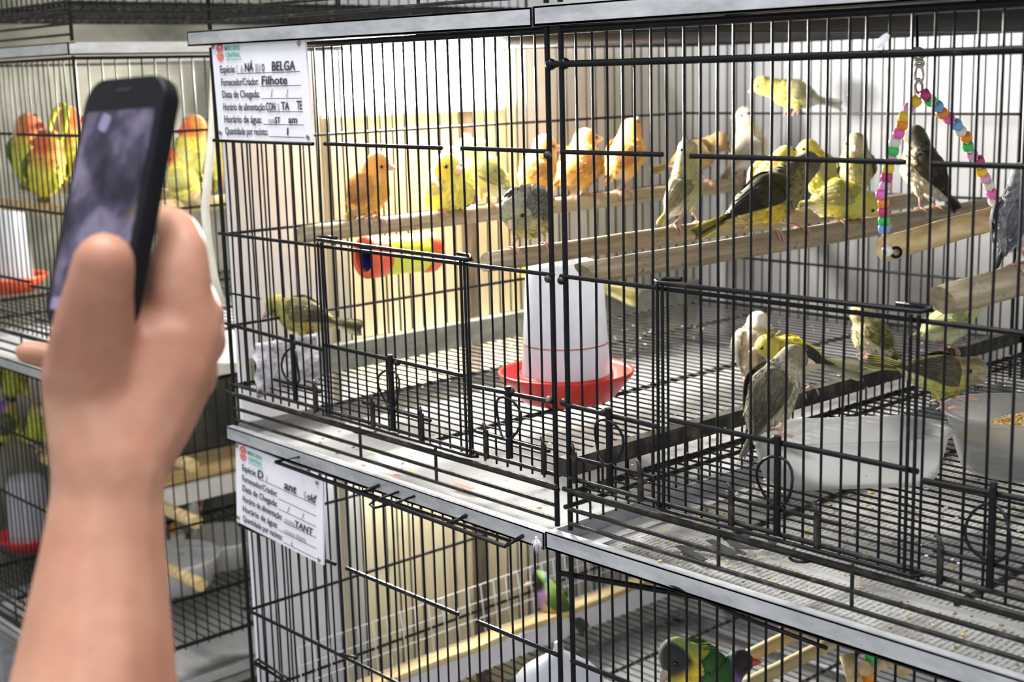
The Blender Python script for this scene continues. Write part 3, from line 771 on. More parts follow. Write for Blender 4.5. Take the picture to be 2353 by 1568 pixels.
DR = depth_of(onY(2285, 470, 1.02)); DL = depth_of(onY(2031, 526, .905))
def chain(lst, d0, d1):
    ps = [atd(x, y, d0 + (d1 - d0) * i / (len(lst) - 1)) for i, (x, y, c_) in enumerate(lst)]
    for i, (x, y, c_) in enumerate(lst):
        dd = ps[min(i + 1, len(ps) - 1)] - ps[max(i - 1, 0)]
        bead(ps[i], dd, c_)
    return ps
pl = chain(left, SWD, DL); pr_ = chain(right, SWD, DR)
tube('swing_cord', [pl[-1] + Vector((0, 0, -.03))] + pl[::-1] + pr_ + [pr_[-1] + Vector((0, 0, -.012))], .0013, M['whiteplastic'], sw, 6)
ba = atd(2032, 572, DL - .004); bb = atd(2290, 500, DR)
bm = bmesh.new(); dd = bb - ba; s_, u_ = frame_of(dd); rings = []
for i in range(9):
    t = i / 8; ring = []
    for k in range(12):
        an = 2 * math.pi * k / 12; rr = .0098 * (1 + .08 * noise.noise(Vector((t * 5, math.cos(an), math.sin(an) + 7))))
        ring.append(bm.verts.new(dd * t + (s_ * math.cos(an) + u_ * math.sin(an)) * rr))
    rings.append(ring)
for x, y in zip(rings, rings[1:]):
    for k in range(12): bm.faces.new((x[k], x[(k + 1) % 12], y[(k + 1) % 12], y[k])).smooth = True
bm.faces.new(rings[0][::-1]); bm.faces.new(rings[-1]); bmesh.ops.recalc_face_normals(bm, faces=bm.faces[:])
mesh_obj('wooden_bar', from_bm(bm), M['splitwood'], sw, Matrix.Translation(ba))
lathe('bar_washer', [(.0024, -.0016), (.0046, -.0016), (.0046, .0016), (.0024, .0016), (.0024, -.0016)], M['phone'], sw, Matrix.Translation(atd(2059, 580, DL - .012)) @ (-ray(2059, 580)).to_track_quat('Z', 'Y').to_matrix().to_4x4(), 20)
bead(atd(2040, 578, DL - .010), (bb - ba), 'w')
# hook, swivel and chain links
def ring_px(name, c, rx, ry, r, n=22):
    pts = [atd(c[0] + rx * math.cos(2 * math.pi * j / n), c[1] + ry * math.sin(2 * math.pi * j / n), SWD + .004 * math.sin(2 * math.pi * j / n)) for j in range(n)]
    tube(name, pts, r, M['chrome'], sw, 6, True)
ring_px('hook_ring', (2108, 124), 15, 13, .0013); ring_px('swivel', (2113, 146), 8, 6, .0016); ring_px('chain_link', (2112, 170), 9, 20, .0011); ring_px('chain_link', (2111, 198), 8, 16, .0011)
tube('roof_hook', [Vector((atd(2106, 60, SWD).x, atd(2106, 60, SWD).y, CAMZ + .034)), atd(2108, 100, SWD), atd(2108, 112, SWD)], .0012, M['wire'], sw, 6)

# ------------------------------------------------------------------ blob modelling (spheres fused into one skin)
ICO = None
def blob_mesh(spheres, voxel, smooth=6, mats=None):
    """fuse (position, radius) spheres into one continuous smooth mesh"""
    global ICO
    if ICO is None:
        b = bmesh.new(); bmesh.ops.create_icosphere(b, subdivisions=2, radius=1)
        b.verts.index_update()
        ICO = ([v.co.copy() for v in b.verts], [[v.index for v in f.verts] for f in b.faces]); b.free()
    V, F = [], []
    for p, r in spheres:
        o = len(V); p = Vector(p)
        r3 = r if isinstance(r, Vector) else Vector((r, r, r))
        V += [(p.x + c.x * r3.x, p.y + c.y * r3.y, p.z + c.z * r3.z) for c in ICO[0]]; F += [[i + o for i in f] for f in ICO[1]]
    me = bpy.data.meshes.new('blob'); me.from_pydata(V, [], F)
    ob = bpy.data.objects.new('blob_tmp', me); COL.objects.link(ob)
    rm = ob.modifiers.new('r', 'REMESH'); rm.mode = 'VOXEL'; rm.voxel_size = voxel; rm.use_smooth_shade = True
    sm = ob.modifiers.new('s', 'SMOOTH'); sm.iterations = smooth; sm.factor = .5
    dg = bpy.context.evaluated_depsgraph_get()
    out = bpy.data.meshes.new_from_object(ob.evaluated_get(dg))
    bpy.data.objects.remove(ob); bpy.data.meshes.remove(me)
    out.materials.clear()
    for p in out.polygons: p.use_smooth = True
    return out
def chain_sph(pts, step=.45):
    """spheres along a polyline of (pos, radius)"""
    res = []
    for (p, r), (q, s) in zip(pts, pts[1:]):
        p = Vector(p); q = Vector(q); n = max(1, int((q - p).length / (step * min(r, s))))
        n = min(n, 14 if step > .2 else 40)
        for i in range(n): res.append((p.lerp(q, i / n), r + (s - r) * i / n))
    res.append((Vector(pts[-1][0]), pts[-1][1])); return res
def sst(a, b, x):
    t = max(0.0, min(1.0, (x - a) / (b - a))); return t * t * (3 - 2 * t)
def lerp3(a, b, t): return tuple(x + (y - x) * t for x, y in zip(a, b))

# ------------------------------------------------------------------ birds
def bird(label, foot, key, body, head, tail, r, hr, pal, tow=0, beak=(0, 0), group='canaries', legs=True, crest=False, fluff=False,
         wing=1.0, depth=None, floor_z=None, feet=None, belly=1.0, name='canary', tail_w=1.0, dorsal_tilt=0.0, tailtow=None, cat='bird'):
    """body, head, tail: pixels; r, hr: body and head radius in pixels; tow: degrees the body turns toward the viewer"""
    if key is not None:
        fp, axis, pr = near_on(key, *foot)
    elif floor_z is not None:
        fp, axis, pr = onZ(foot[0], foot[1], floor_z), None, 0.0
    else:
        fp, axis, pr = atd(foot[0], foot[1], depth), None, 0.0
    D = depth_of(fp); S = D / FPX
    r *= S; hr *= S
    tcam = (CAM - fp).normalized(); rgt = (RC @ Vector((1, 0, 0))); rgt = (rgt - tcam * rgt.dot(tcam)).normalized(); upi = tcam.cross(rgt)
    def at(px, off): return atd(px[0], px[1], D) + tcam * off
    ta = math.tan(math.radians(tow))
    C = at(body, 0)
    dh = (Vector(head) - Vector(body)).length * S; dt = (Vector(tail) - Vector(body)).length * S
    Hc = at(head, (dh * ta if abs(tow) < 60 else .02 * (1 if tow > 0 else -1)))
    tt = math.tan(math.radians(tow if tailtow is None else tailtow))
    T = at(tail, -dt * max(-1.3, min(1.3, tt)))
    f = (C - T).normalized()
    ua = Vector((0, 0, 1)); dors = ua - f * ua.dot(f)
    if dors.length < .25: dors = dors + (tcam * (-1 if tow >= 0 else 1)) * .5; dors = dors - f * dors.dot(f)
    dors.normalize()
    if dorsal_tilt: dors = Matrix.Rotation(math.radians(dorsal_tilt), 3, f) @ dors
    side = dors.cross(f)
    ba, bt = math.radians(beak[0]), math.radians(beak[1])
    bdir = (rgt * math.cos(ba) + upi * math.sin(ba)) * math.cos(bt) + tcam * math.sin(bt)
    F = Matrix((f, side, dors)).transposed()               # local x forward, y side, z dorsal
    mw = Matrix.Translation(C) @ F.to_4x4(); inv = mw.inverted()
    loc = lambda p: inv @ p
    Hl, Tl, bl = loc(Hc), loc(T), F.transposed() @ bdir
    rl = min(1.75 * r, abs(Tl.x) * .62); rump = Vector((-rl, 0, 0)) + Vector((0, Tl.y, Tl.z)) * .25
    sph = chain_sph([((0, 0, 0), r), (rump * .5, r * .80), (rump, r * .30)])
    neck = Hl * .62
    sph += chain_sph([((0, 0, 0), r), (Hl * .34 + Vector((0, 0, -.08 * r * belly)), r * .92), (neck, max(hr * 1.10, r * .72)), (Hl, hr * 1.03)])
    sph += [(Hl + bl * hr * .30, hr * .80), (Vector((r * .25, 0, -r * .18)), r * .90)]
    # feet
    hips = [Vector((-r * .15, s_ * r * .45, -r * .75)) for s_ in (1, -1)]
    upw = Vector((0, 0, 1))
    if feet is None:
        if axis is not None:
            sp = axis * max(.008, r * .55)
            fl = [fp + sp, fp - sp]
            if (fl[0] - C).dot(side) < (fl[1] - C).dot(side): fl.reverse()
            fl = [q + upw * pr for q in fl]
        else:
            sp = side * r * .5; sp.z = 0; fl = [fp + sp, fp - sp]
    else:
        fl = []
        for q in feet:
            if key: w_, _, _ = near_on(key, *q); fl.append(w_ + upw * pr)
            elif floor_z is not None: fl.append(onZ(q[0], q[1], floor_z))
            else: fl.append(atd(q[0], q[1], D))
        if (fl[0] - C).dot(side) < (fl[1] - C).dot(side): fl.reverse()
    ank = []
    for h_, q in zip(hips, fl):
        ql = loc(q); d_ = ql - h_
        a_ = h_ + d_ * .45 + Vector((-r * .22, 0, 0)); ank.append(a_)
        if legs: sph += chain_sph([(h_ * .8, r * .36), (h_ + (a_ - h_) * .55, r * .20), (a_, r * .07)], .5)
    # stretch body vertically for round, fluffed birds
    me = blob_mesh(sph, max(.0013, r * .085), 5)
    me.color_attributes.new('Col', 'FLOAT_COLOR', 'POINT'); me.attributes.new('Streak', 'FLOAT', 'POINT')
    ca = me.color_attributes['Col']; sa = me.attributes['Streak']
    for i, v_ in enumerate(me.vertices):
        p = v_.co; u = p.x / r; w = p.z / r
        c_ = lerp3(pal['belly'], pal['back'], sst(-.05, .55, w + .12 * math.sin(p.x * 700)))
        if 'breast' in pal: c_ = lerp3(c_, pal['breast'], sst(.05, .55, u) * (1 - sst(.1, .5, w)))
        if 'vent' in pal: c_ = lerp3(c_, pal['vent'], sst(.7, 1.2, -u) * (1 - sst(-.1, .4, w)))
        if 'rump' in pal: c_ = lerp3(c_, pal['rump'], sst(.9, 1.4, -u) * sst(-.2, .3, w))
        dh_ = (p - Hl).length / hr
        hw = 1 - sst(1.05, 1.55, dh_)
        if hw > 0:
            hc = pal['head']
            q = (p - Hl) / hr; fwd = q.dot(bl)
            if 'cheek' in pal: hc = lerp3(hc, pal['cheek'], sst(pal.get('clo', .05), pal.get('clo', .05) + .35, fwd - abs(q.z - .1) * .3))
            if 'cap' in pal: hc = lerp3(hc, pal['cap'], sst(.25, .6, q.z - fwd * .2))
            if 'ring' in pal: hc = lerp3(hc, pal['ring'], sst(-.75, -.5, fwd) * (1 - sst(-.42, -.2, fwd)))
            c_ = lerp3(c_, hc, hw)
        n_ = 1 + .16 * noise.noise(p * 130)
        ca.data[i].color = (*[max(0, min(1, x * n_)) for x in c_], 1)
        sa.data[i].value = pal.get('streak', 0.0) * (.55 + .45 * sst(-.6, .4, w)) * (1 if dh_ > 1 else .55)
    o = mesh_obj(name, me, M['feather'], None, mw)
    tag(o, label, cat, group)
    # wings
    wc, we = pal['wing'], pal.get('wing_edge', pal['wing'])
    def prof(u):
        return r * (.30 + .72 * math.sqrt(max(0, 1 - (u / (1.05 * r)) ** 2))) if u > 0 else r * (1.02 - .62 * min(1, (-u / rl)) ** 1.4)
    tipu = -rl - .35 * max(0, abs(Tl.x) - rl)
    if wing > 0:
        for s_ in (1, -1):
            bmw = bmesh.new(); colr = {}
            def bladew(u0, u1, th0, th1, wid, lift, cc, ce, n=9, m=5):
                rows = []
                for i in range(n):
                    t = i / (n - 1); u = u0 + (u1 - u0) * t; th = th0 + (th1 - th0) * t
                    hwid = wid * (math.sin(math.pi * min(1, .18 + t * .62)) ** .6) * (1 - sst(.8, 1.0, t) * .75)
                    row = []
                    for j in range(m):
                        x_ = j / (m - 1) * 2 - 1
                        ang = th + x_ * hwid
                        R_ = prof(u) * (1.03 + lift) + .0010 * (1 - x_ * x_)
                        ce_ = Vector((u, s_ * R_ * math.cos(ang), R_ * math.sin(ang))) + rump * (max(0, -u) / rl) * Vector((0, 1, 1)).length * 0
                        ce_.z += Tl.z * .25 * max(0, -u / rl)
                        v2 = bmw.verts.new(ce_); colr[v2] = lerp3(cc, ce, sst(.45, .95, abs(x_)) if x_ < 0 else sst(.75, 1, x_) * .4); row.append(v2)
                    rows.append(row)
                for a_, b_ in zip(rows, rows[1:]):
                    for j in range(m - 1):
                        q_ = (a_[j], a_[j + 1], b_[j + 1], b_[j]); f_ = bmw.faces.new(q_ if s_ > 0 else q_[::-1]); f_.smooth = True
            sc_ = pal.get('shoulder', wc)
            for j in range(6):      # primaries and secondaries, overlapping
                bladew(.10 * r - .10 * r * j, tipu * (1 - .09 * j), math.radians(-6 + 11 * j), math.radians(16 + 7 * j), .20 - .012 * j, .05 + .012 * j, wc if j % 2 == 0 else lerp3(wc, (0, 0, 0), .18), we)
            for j in range(4):
                bladew(.55 * r - .06 * r * j, -.55 * r - .05 * r * j, math.radians(-4 + 18 * j), math.radians(4 + 16 * j), .26, .065 + .01 * j, sc_, lerp3(sc_, we, .55), 7, 5)
            bladew(.88 * r, -.30 * r, math.radians(30), math.radians(28), .60, .045, lerp3(sc_, pal['back'], .35), pal['back'], 8, 7)
            bmesh.ops.solidify(bmw, geom=bmw.faces[:], thickness=.0006)
            me2 = bpy.data.meshes.new('wing'); bmw.verts.index_update()
            cl = [colr.get(v2) for v2 in bmw.verts]; bmw.to_mesh(me2); bmw.free()
            kd = [v2.co.copy() for v2 in me2.vertices]; ca2 = me2.color_attributes.new('Col', 'FLOAT_COLOR', 'POINT')
            known = [(kd[i], c_) for i, c_ in enumerate(cl) if c_ is not None]
            nk = len(known)
            for i in range(len(kd)):
                c_ = cl[i] if cl[i] is not None else (known[i % nk][1] if i >= nk else known[i][1])
                ca2.data[i].color = (*c_, 1)
            at_ = me2.attributes.new('Streak', 'FLOAT', 'POINT')
            for i in range(len(kd)): at_.data[i].value = pal.get('streak', 0) * .9
            mesh_obj('wing', me2, M['quill'], o, mw)
    # tail feathers
    bmt = bmesh.new(); colr = []; tc_, te = pal['tail'], pal.get('tail_edge', pal['tail'])
    t0 = rump * .88; dv = Tl - t0; Lt = dv.length; dv.normalize(); sv = Vector((0, 1, 0)); sv = (sv - dv * sv.dot(dv)).normalized(); uv = dv.cross(sv)
    sv, uv = sv * .80 + uv * .60, uv * .80 - sv * .60
    nb = 8
    for b_ in range(nb):
        x_ = (b_ - (nb - 1) / 2) / ((nb - 1) / 2); an = math.radians(9 * tail_w) * x_
        dd_ = (dv * math.cos(an) + sv * math.sin(an)); sd = sv * math.cos(an) - dv * math.sin(an)
        ln = Lt * (.93 + .07 * abs(x_)); rows = []
        for i in range(8):
            t = i / 7; wd = .0042 * (r / .02) ** .5 * (.55 + .75 * t) * (1 - sst(.82, 1.02, t) * .85) * (1.0 + .3 * (tail_w - 1))
            p = t0 + sv * x_ * .0022 + dd_ * ln * t + uv * (-.0006 * abs(x_) * 4 + .0003 * b_)
            row = []
            for j in (-1, 0, 1):
                row.append(bmt.verts.new(p + sd * wd * j)); colr.append(lerp3(tc_, te, 1.0 if j * (1 if x_ > 0 else -1) > 0 else 0.0))
            rows.append(row)
        for a_, c2 in zip(rows, rows[1:]):
            for j in range(2): bmt.faces.new((a_[j], a_[j + 1], c2[j + 1], c2[j])).smooth = True
    nv = len(colr); bmesh.ops.solidify(bmt, geom=bmt.faces[:], thickness=.0005)
    me3 = from_bm(bmt, 'tail'); ca3 = me3.color_attributes.new('Col', 'FLOAT_COLOR', 'POINT')
    for i in range(len(me3.vertices)): ca3.data[i].color = (*colr[i % nv], 1)
    mesh_obj('tail', me3, M['quill'], o, mw)
    # beak and eyes
    bk = M[pal.get('beak', 'beak')]
    q = bl.to_track_quat('Z', 'Y').to_matrix().to_4x4()
    bs = hr / .0125 * .88
    bm = bmesh.new(); lathe_bm(bm, [(.0042 * bs, 0), (.0040 * bs, .0018 * bs), (.0029 * bs, .0050 * bs), (.0014 * bs, .0078 * bs), (0, .0095 * bs)], 12)
    mesh_obj('beak', from_bm(bm), bk, o, mw @ Matrix.Translation(Hl + bl * hr * .98 + Vector((0, 0, -.05 * hr))) @ q)
    es = bl.cross(Vector((0, 0, 1)))
    if es.length < .2: es = Vector((0, 1, 0))
    es.normalize(); eu = es.cross(bl)
    for s_ in (1, -1):
        bm = bmesh.new(); bmesh.ops.create_uvsphere(bm, u_segments=12, v_segments=8, radius=.0021 * bs)
        for f_ in bm.faces: f_.smooth = True
        pe = Hl + (bl * .58 + es * s_ * .74 + eu * .16).normalized() * hr * .965
        mesh_obj('eye', from_bm(bm), M['eye'], o, mw @ Matrix.Translation(pe))
    # legs with gripping toes
    if legs:
        for a_, q_ in zip(ank, fl):
            bm = bmesh.new(); Q = loc(q_); upl = F.transposed() @ upw
            tube_bm(bm, [a_ + (Q - a_) * -.15, a_, Q + upl * .0012], [.0014, .0012, .0011], 7)
            fw = f.copy(); fw.z = 0
            if axis is not None:
                fw = axis.cross(upw); fw = fw if fw.dot(f + tcam * .05) > 0 else -fw
            fw = (fw if fw.length > .01 else tcam).normalized(); sdw = upw.cross(fw).normalized()
            for an, ln in ((-.42, .012), (0.0, .014), (.42, .012), (math.pi, .010)):
                d_ = (fw * math.cos(an) + sdw * math.sin(an)); pts = []
                for j in range(6):
                    t = j / 5
                    if pr > .004:
                        ph = t * ln * 1.15 / pr
                        w_ = q_ + d_ * (pr + .001) * math.sin(ph) - upw * (pr + .001) * (1 - math.cos(ph)) + upw * .001
                    else:
                        w_ = q_ + d_ * ln * t + upw * (.0012 + .002 * math.sin(math.pi * t))
                        if pr > 0: w_ -= upw * .006 * t * t
                    pts.append(loc(w_))
                tube_bm(bm, pts, [.0011, .00105, .001, .0009, .0008, .0004], 6)
            mesh_obj('leg', from_bm(bm), M['leg'], o, mw)
    if crest:
        bm = bmesh.new(); cc = pal.get('crest', pal['head']); cnt = 0
        for i in range(46):
            an = random.uniform(0, 6.28); rad = random.uniform(.2, 1.0)
            base = Hl + (Vector((0, 0, 1)) * .9 + es * .55 * rad * math.cos(an) + bl * .55 * rad * math.sin(an)).normalized() * hr * .95
            dr = (es * math.cos(an) + bl * math.sin(an) + Vector((0, 0, random.uniform(.1, 1.0)))).normalized(); sd = dr.cross(base - Hl).normalized()
            l_ = hr * random.uniform(.45, .85)
            v0, v1, v2, v3 = (bm.verts.new(x) for x in (base - sd * .0007, base + sd * .0007, base + dr * l_ + sd * .0009, base + dr * l_ - sd * .0009))
            bm.faces.new((v0, v1, v2, v3))
        me4 = from_bm(bm, 'crest'); ca4 = me4.color_attributes.new('Col', 'FLOAT_COLOR', 'POINT')
        for i in range(len(me4.vertices)): ca4.data[i].color = (*[x * random.uniform(.6, 1.1) for x in cc], 1)
        mesh_obj('crest', me4, M['quill'], o, mw)
    # loose contour feathers standing off the body
    bm = bmesh.new(); cols = []
    vs = me.vertices; cnt = 0
    for i in range(900 if fluff else 520):
        v_ = vs[random.randrange(len(vs))]; p = v_.co; nrm = v_.normal
        if (p - Hl).length < hr * 1.30: continue
        dr = Vector((-1, 0, 0)) if p.x < Hl.x * .6 else (p - Hl - bl * hr).normalized()
        dr = (dr - nrm * dr.dot(nrm))
        if dr.length < .1: continue
        dr = (dr.normalized() + nrm * random.uniform(.03, .20 if not fluff else .34)).normalized(); sd = dr.cross(nrm)
        if sd.length < .1: continue
        sd.normalize(); l_ = r * random.uniform(.20, .36) * (1.25 if fluff else 1); wd = l_ * .22
        pts = [p - nrm * .0006 - sd * wd * .6, p - nrm * .0006 + sd * wd * .6, p + dr * l_ * .6 + sd * wd, p + dr * l_, p + dr * l_ * .6 - sd * wd]
        bm.faces.new([bm.verts.new(x) for x in pts])
        c_ = ca.data[v_.index].color; k_ = random.uniform(.86, 1.14); st = pal.get('streak', 0) * (1 if random.random() < .42 else 0) * .85
        cols += [tuple(min(1, x * k_ * (1 - st)) for x in c_[:3])] * 5
    me5 = from_bm(bm, 'contour_feathers'); ca5 = me5.color_attributes.new('Col', 'FLOAT_COLOR', 'POINT')
    for i in range(len(me5.vertices)): ca5.data[i].color = (*cols[i], 1)
    tag(mesh_obj('contour_feathers', me5, M['quill'], o, mw), kind='stuff')
    return o

ORANGE = dict(back=(.80, .37, .06), belly=(.86, .44, .08), head=(.84, .38, .06), wing=(.78, .38, .10), wing_edge=(.88, .66, .36), tail=(.80, .45, .14), tail_edge=(.90, .72, .42), vent=(.86, .70, .48))
ORANGE2 = dict(ORANGE, back=(.84, .42, .08), head=(.84, .34, .05), belly=(.90, .52, .12))
YELLOW = dict(back=(.74, .67, .10), belly=(.80, .74, .14), head=(.78, .68, .08), wing=(.74, .68, .22), wing_edge=(.85, .82, .55), tail=(.78, .74, .34), tail_edge=(.88, .86, .66), vent=(.85, .84, .66))
PALEYEL = dict(back=(.80, .74, .24), belly=(.78, .74, .30), head=(.82, .79, .58), cap=(.46, .44, .34), wing=(.74, .72, .30), wing_edge=(.20, .19, .14), tail=(.60, .58, .40), tail_edge=(.85, .84, .7), vent=(.86, .86, .78))
STREAKY = dict(back=(.50, .45, .34), belly=(.62, .56, .28), head=(.50, .46, .34), cheek=(.56, .52, .32), wing=(.36, .33, .26), wing_edge=(.62, .58, .46), tail=(.36, .33, .27), tail_edge=(.60, .56, .44), streak=.55, breast=(.64, .56, .22))
OLIVE = dict(back=(.42, .38, .10), belly=(.56, .48, .10), head=(.42, .37, .08), wing=(.12, .10, .07), wing_edge=(.56, .54, .32), shoulder=(.30, .27, .12), tail=(.22, .20, .10), tail_edge=(.80, .77, .45), streak=.45, vent=(.66, .60, .25), beak='darkbeak')
GREENISH = dict(back=(.50, .46, .20), belly=(.62, .60, .38), head=(.50, .46, .20), cheek=(.58, .54, .34), wing=(.50, .45, .26), wing_edge=(.70, .66, .48), tail=(.58, .54, .26), tail_edge=(.74, .70, .46), streak=.30, breast=(.54, .50, .24), vent=(.76, .75, .66))
TAWNY = dict(back=(.50, .32, .12), belly=(.66, .46, .20), head=(.44, .27, .09), wing=(.42, .28, .12), wing_edge=(.68, .52, .30), tail=(.60, .48, .22), tail_edge=(.72, .60, .34), streak=.35, beak='darkbeak')
PEACH = dict(back=(.80, .66, .46), belly=(.85, .80, .74), head=(.86, .78, .66), breast=(.84, .70, .46), wing=(.82, .76, .68), wing_edge=(.88, .86, .82), tail=(.84, .80, .62), tail_edge=(.88, .86, .76), vent=(.86, .85, .82))
LEMON = dict(back=(.80, .70, .18), belly=(.84, .76, .30), head=(.82, .66, .14), wing=(.82, .78, .44), wing_edge=(.90, .88, .74), tail=(.86, .85, .72), tail_edge=(.90, .90, .86), vent=(.88, .87, .80), breast=(.82, .68, .16))
BLACKYEL = dict(back=(.14, .115, .035), belly=(.86, .64, .05), head=(.16, .13, .05), breast=(.30, .25, .08), wing=(.030, .028, .024), wing_edge=(.14, .13, .08), shoulder=(.10, .085, .03), tail=(.08, .075, .04), tail_edge=(.72, .62, .14), vent=(.66, .56, .18), rump=(.36, .31, .09), streak=.5)
BROWNBK = dict(back=(.070, .055, .035), belly=(.70, .60, .40), head=(.085, .068, .04), cheek=(.26, .20, .08), breast=(.66, .55, .33), wing=(.05, .042, .034), wing_edge=(.20, .17, .13), shoulder=(.16, .13, .09), tail=(.05, .045, .04), tail_edge=(.45, .42, .36), vent=(.72, .68, .58), streak=.4)
GREY = dict(back=(.30, .30, .33), belly=(.56, .57, .62), head=(.34, .34, .36), wing=(.22, .22, .25), wing_edge=(.60, .61, .65), tail=(.30, .30, .32), tail_edge=(.62, .62, .64), streak=.5)
GREYBR = dict(back=(.24, .21, .13), belly=(.46, .42, .28), head=(.22, .19, .11), wing=(.17, .15, .10), wing_edge=(.40, .36, .26), tail=(.30, .28, .23), tail_edge=(.66, .64, .60), streak=.55, shoulder=(.23, .20, .13))
DUSKY = dict(back=(.40, .36, .12), belly=(.46, .42, .16), head=(.30, .26, .08), cheek=(.52, .46, .30), wing=(.26, .24, .12), wing_edge=(.46, .42, .24), tail=(.3, .27, .12), streak=.35)
CRESTY = dict(back=(.84, .70, .06), belly=(.80, .76, .36), head=(.62, .52, .06), crest=(.42, .36, .06), wing=(.07, .065, .05), wing_edge=(.72, .66, .26), shoulder=(.66, .58, .08), tail=(.62, .60, .40), tail_edge=(.88, .87, .76), breast=(.82, .64, .05), vent=(.85, .84, .66))
WHITISH = dict(back=(.58, .50, .38), belly=(.80, .77, .70), head=(.70, .60, .44), cap=(.80, .76, .70), wing=(.54, .48, .38), wing_edge=(.80, .77, .70), tail=(.78, .75, .46), tail_edge=(.82, .80, .6), vent=(.84, .83, .80), streak=.2)
STRIPY = dict(back=(.50, .44, .18), belly=(.74, .68, .48), head=(.58, .50, .22), wing=(.42, .40, .12), wing_edge=(.66, .62, .20), tail=(.52, .48, .30), streak=.85, breast=(.72, .64, .36), beak='darkbeak')
PALEGRN = dict(back=(.66, .68, .26), belly=(.78, .78, .46), head=(.70, .70, .30), wing=(.66, .68, .34), wing_edge=(.80, .80, .56), tail=(.74, .74, .46), tail_edge=(.84, .84, .66))
OLIVE2 = dict(back=(.30, .26, .10), belly=(.60, .54, .12), head=(.40, .35, .09), cap=(.14, .11, .04), cheek=(.34, .30, .12), wing=(.13, .11, .08), wing_edge=(.28, .24, .14), shoulder=(.19, .16, .09), tail=(.20, .19, .07), tail_edge=(.74, .70, .20), vent=(.82, .80, .40), streak=.5, breast=(.44, .38, .08), beak='darkbeak')

GC = 'canaries perched in the big cage'
# the row on the long perch
bird('orange canary at the end of the long perch, above the tube toy', (848, 505), 'p1', (845, 440), (868, 376), (802, 508), 47, 28, ORANGE, 12, (-18, 15), GC, feet=[(835, 505), (866, 500)])
bird('fluffed lemon-yellow canary between the end orange one and the crested one', (1032, 488), 'p1', (1031, 433), (1026, 385), (985, 470), 51, 33, YELLOW, 35, (-14, 40), GC, fluff=True, tailtow=40)
bird('pale yellow canary with a ruffled grey-white cap, leaning back', (1118, 470), 'p1', (1118, 400), (1072, 345), (1185, 455), 43, 29, PALEYEL, 5, (178, 10), GC, crest=True, feet=[(1090, 473), (1128, 468)])
bird('orange canary beside the frame post, looking away', (1236, 462), 'p1', (1234, 390), (1252, 335), (1195, 440), 41, 27, ORANGE, 0, (-8, -10), GC)
bird('orange canary seen from behind just past the frame post', (1335, 450), 'p1', (1333, 380), (1345, 322), (1272, 432), 46, 29, ORANGE2, -15, (10, -30), GC, fluff=True)
bird('upright orange canary at the far end of the orange row', (1432, 440), 'p1', (1438, 358), (1450, 296), (1392, 425), 42, 25, ORANGE2, -10, (60, -30), GC, feet=[(1417, 443), (1440, 439)])
bird('round fluffed grey streaky canary looking down on the middle perch', (1210, 575), 'p2', (1212, 484), (1180, 488), (1262, 440), 54, 33, STREAKY, 55, (-100, 42), GC, fluff=True, feet=[(1175, 582), (1250, 572)], tailtow=55)
bird('slim olive canary standing tall on the middle perch', (1568, 522), 'p2', (1572, 436), (1580, 345), (1516, 522), 39, 24, GREENISH, 15, (110, 40), GC, feet=[(1546, 525), (1602, 514)], tailtow=10)
bird('tawny brown canary crouching behind the slim olive one', (1614, 428), 'p1', (1604, 354), (1652, 326), (1492, 400), 35, 24, TAWNY, 0, (-38, -20), GC)
bird('peach and white canary standing tall with its head turned', (1712, 418), 'p1', (1722, 338), (1712, 266), (1658, 416), 36, 22, PEACH, 12, (188, 15), GC, tailtow=0)
bird('lemon canary with white tail clinging high on the back wires', (1826, 262), 'backr', (1822, 216), (1752, 196), (1938, 246), 33, 22, LEMON, 5, (205, 10), GC, feet=[(1816, 263), (1836, 263)])
bird('bright yellow canary partly behind the black-winged one', (1768, 497), 'p2', (1772, 412), (1806, 358), (1726, 540), 47, 25, dict(LEMON, back=(.84, .70, .20), wing=(.86, .78, .42), head=(.84, .66, .08)), -5, (-20, 25), GC)
bird('black-winged yellow canary turned away on the whittled perch', (1788, 555), 'p3', (1770, 452), (1856, 376), (1590, 545), 56, 31, BLACKYEL, -12, (-20, -40), GC, feet=[(1780, 556), (1840, 548)], tailtow=8)
bird('yellow-green canary behind the black-winged one, looking aside', (1890, 472), 'p2', (1878, 392), (1858, 345), (1925, 460), 43, 26, YELLOW, 8, (185, 10), GC)
bird('dusky olive canary facing out near the beads', (1968, 460), 'p2', (1968, 388), (1966, 335), (1972, 450), 40, 27, DUSKY, 55, (-90, 70), GC, tailtow=50)
bird('yellow canary bent down to the perch beside the bead strand', (1952, 523), 'p3', (1930, 456), (2002, 472), (1832, 478), 46, 27, dict(YELLOW, back=(.70, .60, .10), head=(.72, .62, .10)), 8, (-45, 12), GC, feet=[(1930, 525), (1968, 520)])
bird('dark brown canary with pale breast inside the bead triangle', (2130, 490), 'p3', (2124, 392), (2102, 312), (2200, 486), 46, 27, BROWNBK, -8, (170, -35), GC, tailtow=0, feet=[(2112, 492), (2148, 488)])
bird('silver-grey canary hunched on the brown perch', (2345, 640), 'p5', (2330, 500), (2352, 400), (2290, 620), 44, 30, GREY, -5, (40, 10), GC, fluff=True, tailtow=0)
bird('yellow canary mostly hidden behind the feeder', (1310, 650), 'sider', (1305, 632), (1215, 622), (1470, 690), 34, 23, YELLOW, 0, (180, 0), GC, legs=True)
